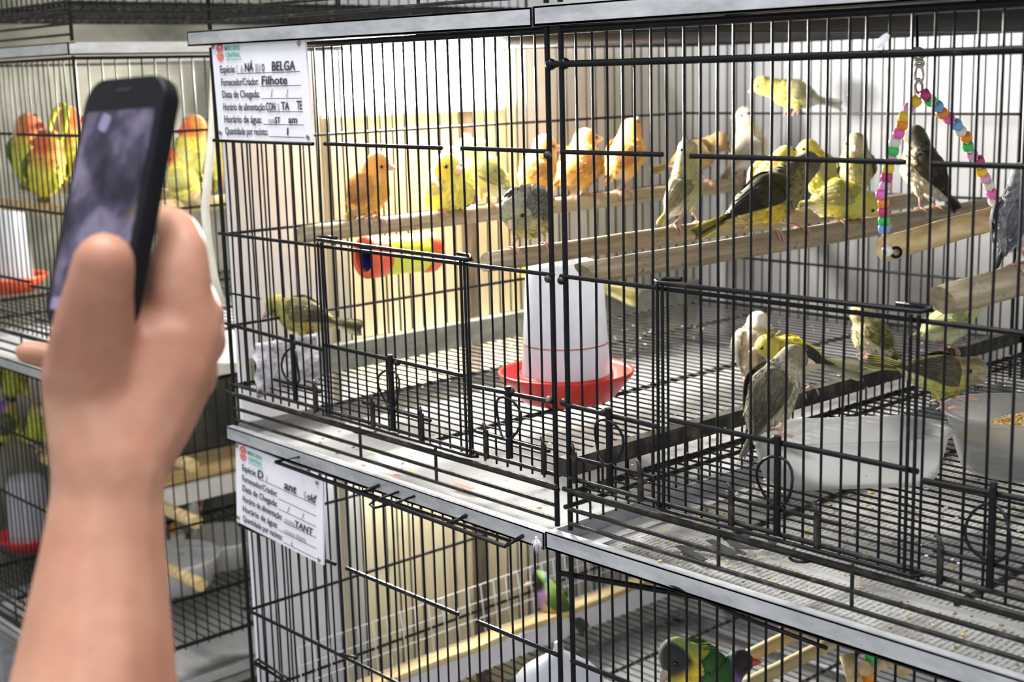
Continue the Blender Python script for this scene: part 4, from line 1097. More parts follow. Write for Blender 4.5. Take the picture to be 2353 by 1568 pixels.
# on and near the cage floor
GF = 'canaries on the cage floor'
bird('olive canary stooping on the dirty ledge by the crumpled paper', (722, 795), 'ledge', (690, 722), (636, 702), (836, 758), 41, 27, OLIVE, 5, (222, 10), GF, feet=[(722, 795), (705, 800)])
bird('off-white canary preening on the floor behind the crested one', (1735, 880), None, (1728, 795), (1742, 740), (1722, 900), 42, 27, WHITISH, -25, (-20, -30), GF, floor_z=-.3355, tailtow=-10)
bird('yellow and black crested canary on the divider bar', (1848, 905), 'div', (1815, 815), (1762, 795), (1985, 858), 43, 27, CRESTY, 5, (200, 10), GF, crest=True)
bird('grey-brown canary on the rim of the empty bowl', (1775, 1002), None, (1775, 895), (1822, 822), (1706, 1060), 58, 33, GREYBR, -12, (-15, -10), GF, depth=depth_of(b1c) - .03, tailtow=5)
bird('striped yellow canary on the floor behind the divider bar', (2000, 822), None, (2005, 775), (1978, 722), (2066, 830), 40, 26, STRIPY, 10, (170, 10), GF, floor_z=-.3355)
bird('pale green canary far back under the brown perch', (2165, 785), 'div', (2185, 738), (2225, 712), (2085, 785), 42, 26, PALEGRN, 0, (20, -10), GF)
bird('olive and yellow canary gripping the rim of the seed bowl', (2190, 940), None, (2165, 862), (2236, 852), (1985, 832), 49, 33, OLIVE2, 18, (-42, 45), GF, depth=depth_of(b2c) - .045, tailtow=0, feet=[(2178, 945), (2215, 925)])

# ------------------------------------------------------------------ signs
def text_me(txt, bold=0.0, shear=0.0):
    cu = bpy.data.curves.new('t', 'FONT'); cu.body = txt; cu.size = 1.0; cu.offset = bold; cu.shear = shear; cu.extrude = .004; cu.resolution_u = 3
    ob = bpy.data.objects.new('t', cu); COL.objects.link(ob)
    dg = bpy.context.evaluated_depsgraph_get(); me = bpy.data.meshes.new_from_object(ob.evaluated_get(dg))
    bpy.data.objects.remove(ob); me.materials.clear()
    xs = [v.co.x for v in me.vertices] or [0, 1]
    return me, min(xs), max(xs)
def place_text(nm, txt, root, O, U, V, Nn, u0, u1, v, h, mat, bold=0.0, shear=0.0, skew=0.0):
    """text whose ink runs from u0 to u1 with baseline at v (0 top, 1 bottom); h is the letter height as a share of the sign"""
    me, x0, x1 = text_me(txt, bold, shear)
    w = (u1 - u0); sx = w / max(1e-4, x1 - x0)
    Bx = U * sx; By = -V * (h / .72) ; By = By + U * skew * 0
    org = O + U * (u0 - x0 * sx) + V * v + Nn * .0009
    mw = Matrix(((Bx.x, By.x, Nn.x * .02, org.x), (Bx.y, By.y, Nn.y * .02, org.y), (Bx.z, By.z, Nn.z * .02, org.z), (0, 0, 0, 1)))
    me.transform(mw)
    return mesh_obj(nm, me, mat, root, None)
def sign(label, tl, tr, br_, bl_, hand, y=.7925):
    c = [onY(*p, y) for p in (tl, tr, br_, bl_)]
    O = c[0]; U = ((c[1] - c[0]) + (c[2] - c[3])) / 2; V = ((c[3] - c[0]) + (c[2] - c[1])) / 2; Nn = Vector((0, -1, 0))
    root = empty('cage_sign', c[3], label, 'sign', 'printed cage signs')
    bm = bmesh.new(); vs = [bm.verts.new(p) for p in (O, O + V, O + U + V, O + U)]; f = bm.faces.new(vs)
    r_ = bmesh.ops.extrude_face_region(bm, geom=[f]); bmesh.ops.translate(bm, vec=(0, .0022, 0), verts=[v_ for v_ in r_['geom'] if isinstance(v_, bmesh.types.BMVert)])
    bmesh.ops.recalc_face_normals(bm, faces=bm.faces[:]); mesh_obj('sign_board', from_bm(bm), M['pvc'], root)
    T = lambda *a, **k_: place_text('lettering', a[0], root, O, U, V, Nn, *a[1:], **k_)
    T('MERCADO', .155, .325, .095, .045, M['greenlogo'], bold=.012); T('CENTRAL', .160, .325, .165, .045, M['greenlogo'], bold=.012)
    T('BELO HORIZONTE - MG', .165, .335, .196, .016, M['greenlogo'])
    rows = [('Espécie:', .085, .255, .320), ('Fornecedor/Criador:', .085, .500, .450), ('Data de Chegada:', .085, .500, .572), ('Horário de alimentação:', .085, .555, .700), ('Horário de água:', .085, .500, .825), ('Quantidade por recinto:', .085, .555, .945)]
    for tx, u0, u1, v in rows:
        T(tx, u0, u1, v, .076, M['ink'], bold=.012)
        a = O + U * (u1 + .015) + V * (v + .012) + Nn * .001; b = O + U * .935 + V * (v + .012) + Nn * .001
        bm = bmesh.new(); w_ = V * .0035; o0 = a.copy()
        bm.faces.new([bm.verts.new(p - o0) for p in (a - w_, a + w_, b + w_, b - w_)]); mesh_obj('writing_line', from_bm(bm), M['ink'], root, Matrix.Translation(o0))
    for uu in (.62, .78):
        a = O + U * uu + V * .572 + Nn * .001; b = O + U * (uu + .02) + V * .495 + Nn * .001; w_ = U * .003; o0 = a.copy(); bm = bmesh.new()
        bm.faces.new([bm.verts.new(p - o0) for p in (a - w_, a + w_, b + w_, b - w_)]); mesh_obj('date_slash', from_bm(bm), M['ink'], root, Matrix.Translation(o0))
    for tx, u0, u1, v, h, mt in hand: T(tx, u0, u1, v, h, M[mt], bold=.022, shear=.12)
    # round red fruit emblem: broken outer ring, inner ring, dot and leaf
    C0 = O + U * .098 + V * .112; ru, rv = U * .036, V * .075
    def arc(a0, a1, k_, w_, n=16):
        bm = bmesh.new(); prev = None
        for i in range(n + 1):
            an = math.radians(a0 + (a1 - a0) * i / n); d_ = ru * math.cos(an) + rv * math.sin(an)
            cur = (bm.verts.new(d_ * (k_ - w_)), bm.verts.new(d_ * (k_ + w_)))
            if prev: bm.faces.new((prev[0], prev[1], cur[1], cur[0]))
            prev = cur
        mesh_obj('emblem', from_bm(bm), M['redlogo'], root, Matrix.Translation(C0 + Nn * .001))
    arc(-80, -15, 1.0, .17); arc(-165, -100, 1.0, .17); arc(15, 165, 1.0, .17, 24); arc(0, 360, .46, .17, 24)
    arc(-95, -85, .95, .12, 4); arc(-93, -87, 1.35, .16, 4)
    # eyelets
    for uu, vv in ((.965, .95), (.028, .93), (.022, .05), (.945, .07)):
        p = O + U * uu + V * vv
        lathe('eyelet', [(.0006, 0), (.0024, 0), (.0026, .0008), (.0022, .0013), (.0008, .001)], M['rust'], root, Matrix.Translation(p + Nn * .0003) @ Matrix.Rotation(math.pi / 2, 4, 'X'), 14)
    return root
sign('white printed sign filled in by marker, on the canary cage', (485, 96), (697, 83), (718, 327), (502, 321),
     [('C', .27, .285, .318, .075, 'greyink'), ('A', .31, .345, .318, .075, 'greyink'), ('NÁ', .36, .455, .312, .085, 'ink'), ('RI', .475, .53, .318, .08, 'greyink'), ('O', .545, .575, .318, .075, 'ink'), ('BELGA', .65, .89, .315, .09, 'ink'),
      ('Filhote', .53, .80, .447, .085, 'ink'), ('CON', .56, .66, .70, .08, 'ink'), ('S', .675, .70, .70, .07, 'greyink'), ('TA', .72, .80, .695, .08, 'ink'), ('TE', .88, .93, .69, .085, 'ink'), ('ons', .57, .66, .822, .06, 'greyink'), ('ST', .64, .70, .822, .06, 'ink'), ('am', .78, .87, .82, .07, 'ink'), ('1', .755, .775, .935, .07, 'ink')])
sign('white printed sign filled in by marker, on the lower cage corner', (541, 1013), (745, 1108), (742, 1300), (547, 1206),
     [('D', .27, .34, .318, .095, 'ink'), ('i', .37, .385, .318, .07, 'greyink'), ('ant', .58, .72, .310, .10, 'ink'), ('G', .80, .83, .31, .08, 'greyink'), ("old'", .84, .94, .315, .09, 'ink'), ('cons', .58, .70, .70, .06, 'greyink'), ('TANT', .70, .90, .70, .075, 'ink'), ('cons', .58, .70, .825, .05, 'greyink'), ('tan', .71, .82, .825, .06, 'greyink'), ('t', .65, .675, .945, .06, 'greyink')])
# newspaper headline letters and colour blocks on the paper liner
def flat_print(txt, c, ang, size, mat, name, parent, bold=.02):
    me, x0, x1 = text_me(txt, bold); mw = Matrix.Translation(c) @ Matrix.Rotation(ang, 4, 'Z') @ Matrix.Diagonal((size, size, .05, 1))
    return mesh_obj(name, me, mat, parent, mw)
flat_print('NÓ', onZ(1600, 1290, -.3846), math.radians(72), .055, M['bigprint'], 'headline', s2)
for px_, py_, w_, c_ in ((860, 1040, .02, (.35, .62, .22)), (905, 1062, .022, (.35, .62, .72)), (945, 1080, .016, (.80, .55, .30)), (915, 1093, .012, (.75, .30, .28)), (1065, 1118, .028, (.72, .16, .10))):
    bm = bmesh.new(); bmesh.ops.create_grid(bm, x_segments=1, y_segments=1, size=.5)
    mesh_obj('printed_block', from_bm(bm), plain('print_%d' % px_, c_, .7), s1, Matrix.Translation(onZ(px_, py_, -.3868)) @ Matrix.Diagonal((w_, .006, 1, 1)))

# ------------------------------------------------------------------ crumbs: seed husks and droppings on trays
def crumbs(label, n, x0, x1, y0, y1, z, mat, seed, smin=.0007, smax=.0024):
    rnd = random.Random(seed); bm = bmesh.new(); bmesh.ops.create_icosphere(bm, subdivisions=1, radius=1)
    base = [v_.co.copy() for v_ in bm.verts]; fs = [[v_.index for v_ in f.verts] for f in bm.faces]; bm.free(); V, F = [], []
    for i in range(n):
        p = Vector((rnd.uniform(x0, x1), rnd.uniform(y0, y1), z)); s_ = rnd.uniform(smin, smax); q = Matrix.Rotation(rnd.uniform(0, 6.28), 3, 'Z'); o_ = len(V)
        sc3 = Vector((s_ * rnd.uniform(.8, 1.7), s_, s_ * .45))
        V += [tuple(p + q @ Vector((c_.x * sc3.x, c_.y * sc3.y, c_.z * sc3.z))) for c_ in base]; F += [[k_ + o_ for k_ in f] for f in fs]
    me = bpy.data.meshes.new('crumbs'); me.from_pydata(V, [], F)
    return tag(mesh_obj('seed_husks', me, mat, None, Matrix.Translation((0, 0, CAMZ))), label, 'seed husks', None, 'stuff')
husk = mottled('husk_mix', (.05, .035, .02), (.72, .50, .16), 160, .8, 0, .2)
pale = mottled('dropping_mix', (.30, .28, .22), (.86, .85, .80), 220, .8, 0, .2)
crumbs('seed husks scattered over the newspaper', 700, XR0 + .03, XR0 + CW - .01, .795, 1.3, -.3862, husk, 3)
crumbs('seed husks scattered over the white paper liner', 170, XL0 + .02, XR0 - .03, .797, 1.3, -.390, husk, 4)
crumbs('pale droppings caught on the wire floor', 420, XL0 + .02, XR0 + CW, .82, 1.5, -.3345, pale, 5, .0006, .0018)
# fluff caught at the tray joint
bm = bmesh.new(); fc0 = onY(1236, 1240, .785)
for i in range(40):
    d_ = Vector((random.gauss(0, .3), random.gauss(-.2, .4), random.gauss(-.5, .8))).normalized(); tube_bm(bm, [d_ * .0005, d_ * .004 + Vector((0, 0, -.001)), d_ * random.uniform(.004, .008) + Vector((0, 0, -.005))], [.0003, .0003, .0001], 4)
tag(mesh_obj('down_feather', from_bm(bm), M['whiteplastic'], None, Matrix.Translation(fc0)), 'tuft of white down caught at the tray joint', 'feather')

# ------------------------------------------------------------------ hand holding a phone
HD = .64
def hp(px, py, d, rpx): return (atd(px, py, d), rpx * d / FPX)
arm = []
arm += chain_sph([hp(150, 2250, .60, 270), hp(190, 1900, .61, 235), hp(212, 1620, .62, 200), hp(226, 1420, .63, 168), hp(236, 1280, .635, 146), hp(246, 1150, .64, 131), hp(250, 1080, .64, 133)], .14)
arm += chain_sph([hp(250, 1080, .64, 132), hp(225, 960, .645, 122), hp(205, 860, .645, 112)], .14)     # thumb side of the palm
arm += chain_sph([hp(262, 1070, .645, 124), hp(322, 950, .655, 130), hp(378, 850, .66, 122), hp(425, 770, .665, 84)], .14)   # back of hand to the knuckles
arm += chain_sph([hp(205, 860, .645, 112), hp(300, 840, .655, 122), hp(380, 800, .66, 112)], .14)
arm += chain_sph([hp(210, 860, .64, 112), hp(215, 760, .63, 98), hp(226, 680, .622, 82), hp(236, 620, .618, 76), hp(240, 602, .616, 72)], .15)  # thumb
arm += chain_sph([hp(420, 770, .664, 92), hp(408, 690, .662, 84), hp(410, 630, .662, 76), hp(418, 575, .664, 62), hp(412, 535, .672, 50), hp(392, 512, .685, 42), hp(345, 500, .70, 38)], .15)   # index finger
arm += chain_sph([hp(464, 790, .675, 58), hp(462, 720, .685, 54), hp(440, 660, .70, 48), hp(380, 640, .712, 40), hp(300, 640, .718, 36)], .15)  # middle finger
arm += chain_sph([hp(440, 870, .68, 62), hp(446, 810, .70, 52), hp(410, 770, .715, 44), hp(320, 760, .722, 38), hp(220, 762, .722, 34)], .15)  # ring finger
arm += chain_sph([hp(390, 930, .685, 60), hp(385, 880, .71, 48), hp(320, 850, .725, 40), hp(200, 835, .722, 36), hp(110, 820, .715, 34), hp(62, 810, .712, 31)], .15)  # little finger
arm += [hp(484, 722, .668, 36), hp(492, 782, .676, 34), hp(470, 850, .683, 36)]
me = blob_mesh(arm, .0021, 16); 
o0 = atd(212, 1620, .62)
me.transform(Matrix.Translation(-o0))
person = tag(mesh_obj('person', me, M['skin'], None, Matrix.Translation(o0)), 'bare forearm and hand of a person holding up a phone', 'person')
# thumb crease and nail of the little finger are small: nail on the thumb faces away
# wrist strap hanging at the heel of the hand
# phone
up2 = (atd(312, 188, HD + .012) - atd(205, 745, HD)).normalized()
pc = atd(258, 470, HD + .012)
tow_ = (CAM - pc).normalized(); rg = RC @ Vector((1, 0, 0)); rg = (rg - up2 * rg.dot(up2)).normalized(); nn = rg.cross(up2)
if nn.dot(tow_) < 0: nn = -nn
yaw = Matrix.Rotation(math.radians(-38), 3, up2); rg = yaw @ rg; nn = yaw @ nn
PF = Matrix((rg, up2, nn)).transposed()
PW, PH, PT = .0620, .1215, .0105
ph = empty('smartphone', pc - up2 * PH / 2, 'black smartphone showing a dim live picture, held up in a hand', 'phone')
pmw = Matrix.Translation(pc) @ PF.to_4x4()
def rrect(w, h, r, n=8):
    pts = []
    for cx_, cy_, a0 in ((w / 2 - r, h / 2 - r, 0), (-w / 2 + r, h / 2 - r, 90), (-w / 2 + r, -h / 2 + r, 180), (w / 2 - r, -h / 2 + r, 270)):
        for i in range(n + 1):
            an = math.radians(a0 + 90 * i / n); pts.append((cx_ + r * math.cos(an), cy_ + r * math.sin(an)))
    return pts
bm = bmesh.new(); rings = []
for k_, z_ in ((.93, -PT / 2), (.985, -PT * .42), (1.0, -PT * .15), (1.0, PT * .25), (.985, PT * .45), (.965, PT / 2)):
    rings.append([bm.verts.new((x * k_ if abs(x) > 1e-9 else 0, y * (1 - (1 - k_) * .55), z_)) for x, y in rrect(PW, PH, .0125)])
for a_, b_ in zip(rings, rings[1:]):
    n = len(a_)
    for i in range(n): bm.faces.new((a_[i], a_[(i + 1) % n], b_[(i + 1) % n], b_[i])).smooth = True
bm.faces.new(rings[0][::-1]); bm.faces.new(rings[-1])
mesh_obj('phone_body', from_bm(bm), M['phone'], ph, pmw)
poly_prism('phone_screen', rrect(PW * .86, PH * .74, .001, 1), .0004, M['screen'], ph, pmw @ Matrix.Translation((0, -.001, PT / 2)))
poly_prism('painted_glint', rrect(.0075, .0085, .002, 3), .0002, M['screenwhite'], ph, pmw @ Matrix.Translation((-.010, PH * .315, PT / 2 + .0004)) @ Matrix.Rotation(-.35, 4, 'Z'))  # reflection on the glass, painted as a small glowing tile
poly_prism('status_strip', rrect(PW * .80, .006, .001, 2), .0002, M['screenwhite'], ph, pmw @ Matrix.Translation((0, -PH * .405, PT / 2 + .0004)))
poly_prism('earpiece', rrect(.012, .0016, .0007, 3), .0003, M['grime'], ph, pmw @ Matrix.Translation((0, PH * .445, PT / 2)))

# ------------------------------------------------------------------ lower cages
LZ = -PITCH
bm = bmesh.new(); box_bm(bm, (0, 0, -.014), (.0022, .75, .030)); box_bm(bm, (-.006, 0, .0005), (.013, .75, .0022))
tag(mesh_obj('metal_edging', from_bm(bm), M['whiteboard'], None, Matrix.Translation(P3(-1.315, 1.195, LEDGE_Z + LZ))), 'pale edging strip along the floor of the cage below', 'metal strip')
c = P3(-1.325, 1.195, LEDGE_Z + LZ + .006)
PERCH['ledge2'] = (P3(-1.325, .8, LEDGE_Z + LZ + .003), P3(-1.325, 1.58, LEDGE_Z + LZ + .003), .008)
bm = bmesh.new(); n = 30
for i in range(n + 1):
    t = i / n; y = (t - .5) * .74; w1 = .008 * noise.noise(Vector((t * 9, 0, 3))); 
    for (dx, dz) in ((-.013 + w1, -.004), (.012 + w1, -.004), (.012 + w1, .004), (-.013 + w1, .004)): bm.verts.new((dx, y, dz + .002 * noise.noise(Vector((t * 14, dx * 50, 1)))))
bm.verts.ensure_lookup_table()
for i in range(n):
    for k_ in range(4):
        a_ = i * 4 + k_; b_ = i * 4 + (k_ + 1) % 4; bm.faces.new([bm.verts[q] for q in (a_, b_, b_ + 4, a_ + 4)])
bm.faces.new([bm.verts[q] for q in (3, 2, 1, 0)]); bm.faces.new([bm.verts[n * 4 + q] for q in range(4)]); bmesh.ops.recalc_face_normals(bm, faces=bm.faces[:])
tag(mesh_obj('split_wood_strip', from_bm(bm), M['splitwood'], None, Matrix.Translation(c)), 'rough split pale wood strip along the ledge of the lower cage', 'wood strip')
# white mesh leaning on the board above the ledge
mesh_root = empty('wire_mesh_panel', P3(-1.338, .9, LEDGE_Z + LZ + .01), 'white square wire mesh leaning on the board in the lower cage', 'wire mesh')
def mw_pt(y, t): return P3(-1.338 - .008 * t, y, LEDGE_Z + LZ + .010 + .066 * t)
for i in range(30):
    y = .86 + i * .0225; tube('mesh_wire', [mw_pt(y, 0), mw_pt(y, 1)], .0008, M['whiteplastic'], mesh_root, 5)
for t in (0, .33, .66, 1.0): tube('mesh_wire', [mw_pt(.86, t), mw_pt(1.5125, t)], .0008, M['whiteplastic'], mesh_root, 5)
# white bottle drinker
bc = onY(1283, 1476, .95); bz = LZ - .336 + CAMZ; hb = bc.z - bz; sb = depth_of(bc) / FPX
bt_ = empty('drinker_bottle', (bc.x, bc.y, bz), 'white plastic drinker bottle with a narrow spout in the lower cage', 'bottle')
lathe('bottle_body', [(0, .001), (104 * sb, .001), (106 * sb, hb * .12), (104 * sb, hb - 92 * sb), (86 * sb, hb - 70 * sb), (45 * sb, hb - 42 * sb), (20 * sb, hb - 26 * sb), (13 * sb, hb - 24 * sb)], M['jar'], bt_, Matrix.Translation((bc.x, bc.y, bz)), 36)
lathe('spout', [(13 * sb, hb - 24 * sb), (10 * sb, hb - 8 * sb), (11 * sb, hb - 3 * sb), (8 * sb, hb), (0, hb)], M['jar'], bt_, Matrix.Translation((bc.x, bc.y, bz)), 20)
# square wooden perches of the lower cage
def slat(key, label, mid, z, r):
    m_ = onZ(*mid, z); return perch(key, label, Vector((m_.x, .83, m_.z)), Vector((m_.x, 1.57, m_.z)), r, 'splitwood', z_flat=.8)
slat('w1', 'split wooden perch beside the black-headed finch', (1775, 1482), -.605, .0085)
slat('w2', 'split wooden perch nearer the dowel swing', (1835, 1515), -.605, .0085)
# dowel swing
SD = depth_of(onY(2010, 1530, .90))
ds = empty('dowel_swing', atd(2010, 1560, SD), 'small swing of pale dowels with green and orange beads', 'bird swing')
for a_, b_ in (((1985, 1537, SD - .01), (2045, 1514, SD + .05)), ((1945, 1505, SD), (1975, 1600, SD - .01)), ((2010, 1478, SD + .03), (2078, 1542, SD - .015))):
    p, q = atd(*a_), atd(*b_); tube('dowel', [p, q], .0060, M['splitwood'], ds, 14)
for (px_, py_, c_) in ((2003, 1510, 'g'), (1996, 1556, 'o')):
    if c_ not in BEADS: BEADS[c_] = bead_me.copy(); BEADS[c_].materials.append(BM_[c_])
    mesh_obj('bead', BEADS[c_], None, ds, Matrix.Translation(atd(px_, py_, SD)) @ Matrix.Diagonal((1.4, 1.4, 1.8, 1)))
tube('swing_wire', [atd(1996, 1556, SD), atd(2003, 1510, SD), atd(2006, 1470, SD + .01), Vector((atd(2006, 1470, SD).x, atd(2006, 1470, SD).y, CAMZ + LZ + .034))], .001, M['wire'], ds, 6)
# small finches of the lower cages
G1 = dict(clo=-.30, back=(.30, .46, .05), belly=(.76, .58, .06), head=(.26, .44, .08), cap=(.36, .54, .08), cheek=(.012, .012, .012), ring=(.36, .58, .58), breast=(.42, .24, .48), wing=(.16, .28, .06), wing_edge=(.26, .40, .10), tail=(.10, .12, .08), vent=(.80, .66, .24), beak='beak')
G2 = dict(G1, back=(.10, .26, .06), wing=(.08, .22, .06), wing_edge=(.14, .30, .09), head=(.40, .46, .05), belly=(.80, .60, .03), breast=(.78, .58, .03), clo=-.62, cap=(.56, .56, .05), ring=(.30, .44, .12), beak='darkbeak')
G3 = dict(G1, head=(.020, .014, .014), cap=(.020, .014, .014), cheek=(.03, .016, .016), ring=(.10, .34, .30), back=(.40, .46, .08), breast=(.22, .12, .40), beak='redbeak')
GG = 'green finches in the lower cages'
bird('green finch with pale blue face clinging by the split wood strip', (1290, 1425), 'ledge2', (1268, 1378), (1240, 1333), (1348, 1452), 33, 23, G1, 10, (200, 10), GG, name='finch')
bird('large dark green finch tucking its black face into its chest', (1590, 1600), None, (1606, 1550), (1556, 1508), (1650, 1640), 70, 44, G2, 20, (238, 12), GG, name='finch', depth=depth_of(onY(1590, 1560, .87)), fluff=True)
bird('black-headed green finch with a red beak on the split perch', (1665, 1600), None, (1650, 1560), (1700, 1522), (1590, 1640), 44, 31, G3, 0, (0, 15), GG, name='finch', depth=depth_of(onY(1660, 1560, .95)))
bird('pale finch half hidden under the tray lip', (1822, 1452), 'w1', (1832, 1420), (1850, 1390), (1790, 1450), 26, 20, WHITISH, 0, (20, 10), GG, name='finch')

# the lower cage has the same kind of lamp on the plywood
def lower_lamp(energy):
    y0, y1, zc = 1.0, 1.30, LZ - .005
    e = empty('wall_lamp', P3(XP, 1.15, zc - .04), 'lit tube lamp on the plywood of the lower cage, under the tray', 'lamp')
    box('lamp_cover', P3(XP + .008, 1.15, zc), (.014, .32, .07), M['whiteplastic'], e, .003)
    for dz in (-.017, .017): tube('lamp_tube', [P3(XP + .026, y0, zc + dz), P3(XP + .026, y1, zc + dz)], .012, M['lamp'], e, 12)
    l_ = bpy.data.lights.new('lower_lamp_glow', 'AREA'); l_.shape = 'RECTANGLE'; l_.size = .30; l_.size_y = .06; l_.energy = energy; l_.color = (1, .97, .88)
    o_ = bpy.data.objects.new('lower_lamp_glow', l_); COL.objects.link(o_); o_.parent = e
    o_.matrix_local = Matrix.Translation((.042, 0, .04)) @ Matrix.Rotation(-math.pi / 2, 4, 'Z') @ Matrix.Rotation(math.pi / 2, 4, 'X')
lower_lamp(4.0)

# ------------------------------------------------------------------ the stack across the gap
LB = 'lovebirds across the gap'
def along_x(key, label, px, y, r, mat='splitwood', x1=XLB + CW - .01):
    p = onY(*px, y); return perch(key, label, Vector((XLB + .01, y, p.z)), Vector((x1, y, p.z)), r, mat)
along_x('q1', 'pale wooden perch under the lovebirds', (40, 420), .98, .011)
along_x('q2', 'pale wooden perch beneath the lowest lovebird, by the feeder', (60, 475), .90, .009)
LOVE = dict(back=(.30, .46, .04), belly=(.66, .70, .05), head=(.82, .22, .03), cheek=(.84, .16, .03), breast=(.84, .62, .06), wing=(.20, .38, .05), wing_edge=(.34, .50, .10), tail=(.30, .46, .08), tail_edge=(.7, .6, .1), beak='redbeak')
LOVE2 = dict(LOVE, head=(.86, .34, .04), belly=(.80, .74, .06), back=(.62, .66, .06), breast=(.86, .46, .06))
LUT = dict(LOVE, back=(.84, .78, .16), belly=(.88, .84, .24), wing=(.86, .82, .30), wing_edge=(.9, .88, .5), head=(.86, .32, .04), breast=(.88, .72, .10), tail=(.86, .82, .4))
bird('green lovebird with a dull red face at the cage corner', (62, 410), 'q1', (64, 350), (66, 290), (58, 440), 42, 30, LOVE, 20, (0, 40), LB, name='lovebird', tailtow=10)
bird('yellow-breasted lovebird with orange throat below the ring toy', (106, 470), 'q2', (104, 392), (112, 330), (98, 470), 46, 32, LOVE2, 20, (180, 30), LB, name='lovebird', tailtow=10)
bird('lovebird with bright orange face beside the ring toy', (160, 410), 'q1', (156, 340), (160, 275), (150, 430), 42, 31, LOVE2, 10, (0, 20), LB, name='lovebird', tailtow=10)
bird('yellow lovebird with orange face near the hanging strip', (436, 455), 'q1', (440, 350), (448, 290), (425, 455), 40, 30, LUT, 10, (190, 20), LB, name='lovebird', tailtow=10) if False else None
qy = 1.18
pq = onX(440, 470, XLB + CW - .06); PERCH['q3'] = (Vector((pq.x, .85, pq.z)), Vector((pq.x, 1.5, pq.z)), .009)
perch('q3', 'pale wooden perch running back beside the hanging strip', PERCH['q3'][0], PERCH['q3'][1], .010, 'splitwood')
bird('yellow lovebird with orange face near the hanging strip', (432, 452), 'q3', (436, 352), (446, 292), (420, 462), 38, 29, LUT, 10, (200, 20), LB, name='lovebird', tailtow=10)
bird('white-yellow lovebird behind the phone edge', (415, 462), 'q3', (425, 425), (408, 360), (440, 470), 40, 27, dict(LUT, head=(.86, .5, .1)), -10, (150, 20), LB, name='lovebird', tailtow=0)
bird('second yellow lovebird against the white board', (492, 440), 'q3', (492, 350), (500, 290), (482, 440), 34, 27, LUT, 0, (200, 20), LB, name='lovebird', tailtow=0)
rp = onY(132, 288, .93); pts = [rp + Vector((.026 * math.cos(j * .2618), .010 * math.sin(j * .2618), .030 * math.sin(j * .2618))) for j in range(24)]
rt_ = tag(tube('ring_toy', [p for p in pts], .0042, M['limeplastic'], None, 10, True), 'lime green plastic ring toy hanging among the lovebirds', 'toy')
# feeder of the lovebirds
def small_feeder(label, px, y, zf, s_):
    c_ = onY(px[0], px[1], y); c_ = Vector((c_.x, c_.y, CAMZ + zf))
    e = empty('water_feeder', c_, label, 'feeder'); m_ = Matrix.Translation(c_) @ Matrix.Scale(s_, 4)
    lathe('feeder_dish', [(0, 0), (.048, 0), (.068, .024), (.070, .03), (.064, .026), (.050, .010), (0, .010)], M['redplastic'] if 'red' in label else M['orangeplastic'], e, m_, 36)
    lathe('feeder_jar', [(.045, .011), (.045, .02), (.040, .14), (.034, .155), (0, .16)], M['jar'], e, m_, 36)
small_feeder('orange-based white feeder in the lovebird cage', (18, 640), .93, -.335, .92)
small_feeder('red-based white feeder in the cage below the lovebirds', (70, 1225), .92, -.335 - PITCH, .8)
# cage below the lovebirds
along_x('q4', 'pale wooden perch of the small green parakeets, upper', (60, 930), .93, .0095)
along_x('q5', 'pale wooden perch of the small green parakeets, middle', (60, 1035), .93, .0095)
along_x('q6', 'pale wooden perch of the small green parakeets, lowest', (60, 1150), .93, .0095)
PARA = dict(back=(.36, .46, .06), belly=(.60, .62, .06), head=(.62, .60, .10), cheek=(.30, .12, .50), wing=(.20, .26, .12), wing_edge=(.50, .54, .30), tail=(.10, .16, .30), streak=.4)
bird('green parakeet with violet cheek on the upper pale perch', (28, 918), 'q4', (30, 872), (34, 832), (22, 925), 30, 23, PARA, 10, (0, 30), 'parakeets across the gap', name='parakeet')
bird('green parakeet on the middle pale perch', (84, 1020), 'q5', (84, 978), (88, 945), (76, 1030), 29, 21, dict(PARA, cheek=(.10, .25, .55)), 10, (10, 30), 'parakeets across the gap', name='parakeet')
bird('greenish parakeet at the end of the middle perch', (8, 1024), 'q5', (10, 975), (14, 940), (2, 1030), 32, 23, PARA, 0, (170, 20), 'parakeets across the gap', name='parakeet')
# lit wood shelf, bowls and zebra finches seen through the side wires
xs = XLB + CW - .14
def sh(px, py): return onX(px, py, xs)
a_ = sh(360, 1108); b_ = sh(600, 1050)
tag(box('wooden_shelf', ((a_.x) - .03, (a_.y + b_.y) / 2 + .1, sh(470, 1080).z), (.07, .62, .020), M['splitwood'], None, .001), 'pale wooden shelf plank in the cage below the lovebirds', 'shelf')
tag(box('white_panel', (xs + .012, (a_.y + b_.y) / 2 + .1, sh(470, 1118).z), (.012, .62, .028), M['whiteplastic'], None, .001), 'bright white strip under the pale shelf plank', 'panel')
zf2 = -.336 - PITCH
def disk_bowl(label, px, s_, mat, prof):
    c_ = onZ(px[0], px[1], zf2 + .002); return tag(lathe('round_bowl', [(r_ * s_, z_ * s_) for r_, z_ in prof], mat, None, Matrix.Translation(c_), 32), label, 'bowl')
BP = [(0, 0), (.038, 0), (.048, .030), (.050, .034), (.046, .034), (.036, .004), (0, .004)]
disk_bowl('white round bowl nearest the cage corner', (512, 1290), 1.35, M['whiteplastic'], BP)
disk_bowl('white round bowl beside the zebra finch', (402, 1345), 1.5, M['whiteplastic'], BP)
ZEB = dict(back=(.34, .32, .30), belly=(.80, .79, .76), head=(.42, .40, .38), cheek=(.66, .28, .08), wing=(.30, .28, .26), wing_edge=(.4, .38, .36), tail=(.05, .05, .05), tail_edge=(.7, .7, .7), beak='redbeak')
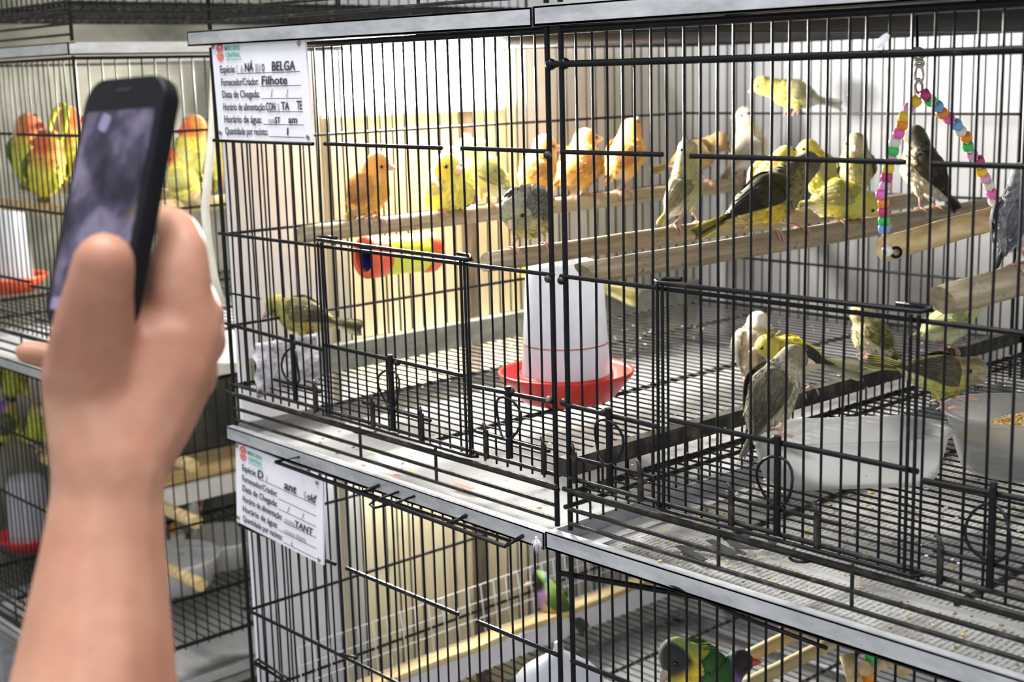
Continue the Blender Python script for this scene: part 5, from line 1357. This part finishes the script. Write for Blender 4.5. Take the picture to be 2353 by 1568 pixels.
bird('zebra finch with orange beak between the white bowls', (412, 1272), None, (412, 1240), (406, 1214), (420, 1275), 20, 15, ZEB, 30, (200, 40), 'zebra finches', name='zebra_finch', depth=depth_of(onZ(412, 1300, zf2)) - .03)
bird('white zebra finch stretching above the bowls', (440, 1262), None, (432, 1205), (452, 1160), (415, 1262), 24, 15, dict(ZEB, back=(.8, .78, .74), head=(.8, .78, .74), wing=(.76, .74, .70)), 0, (40, 10), 'zebra finches', name='zebra_finch', depth=depth_of(onZ(412, 1300, zf2)) - .01)
# hanging plastic strip in the gap
pts = [onX(x, y, -1.46) for x, y in ((494, 90), (492, 200), (488, 300), (478, 400), (471, 480), (478, 560), (492, 640), (508, 700))]
tag(tube('hanging_strip', pts, .0052, M['curtain'], None, 10), 'pale plastic tube hanging in the gap between the cage stacks', 'tube')
# lamp in the lovebird cage
lm = empty('cage_lamp', P3(XLB + CW - .05, 1.40, -.02), 'lit tube lamp at the back of the lovebird cage', 'lamp')
tube('lamp_tube', [P3(XLB + .12, 1.46, .0), P3(XLB + CW - .03, 1.46, .0)], .013, M['lamp'], lm, 14)
l2 = bpy.data.lights.new('lovebird_lamp_glow', 'AREA'); l2.shape = 'RECTANGLE'; l2.size = .4; l2.size_y = .03; l2.energy = 7.0; l2.color = (1, .97, .88)
o2 = bpy.data.objects.new('lovebird_lamp_glow', l2); COL.objects.link(o2); o2.parent = lm
o2.location = (-.15, .03, .012); o2.rotation_euler = (math.radians(-75), 0, 0)

# loose white feather caught on the front wires
bm = bmesh.new(); a_, b_ = onY(2042, 78, .797), onY(2014, 112, .797); d_ = b_ - a_; sd = Vector((0, -1, 0)).cross(d_).normalized(); rows = []
for i in range(8):
    t = i / 7; w_ = .0032 * math.sin(math.pi * min(1, t * .85 + .12)); rows.append([bm.verts.new(d_ * t + sd * w_ * j + Vector((0, -.0008 * (1 - j * j), 0))) for j in (-1, 0, 1)])
for x, y in zip(rows, rows[1:]):
    for j in range(2): bm.faces.new((x[j], x[j + 1], y[j + 1], y[j]))
tag(mesh_obj('loose_feather', from_bm(bm), M['whiteplastic'], None, Matrix.Translation(a_)), 'small white feather stuck on the upper front wires', 'feather')
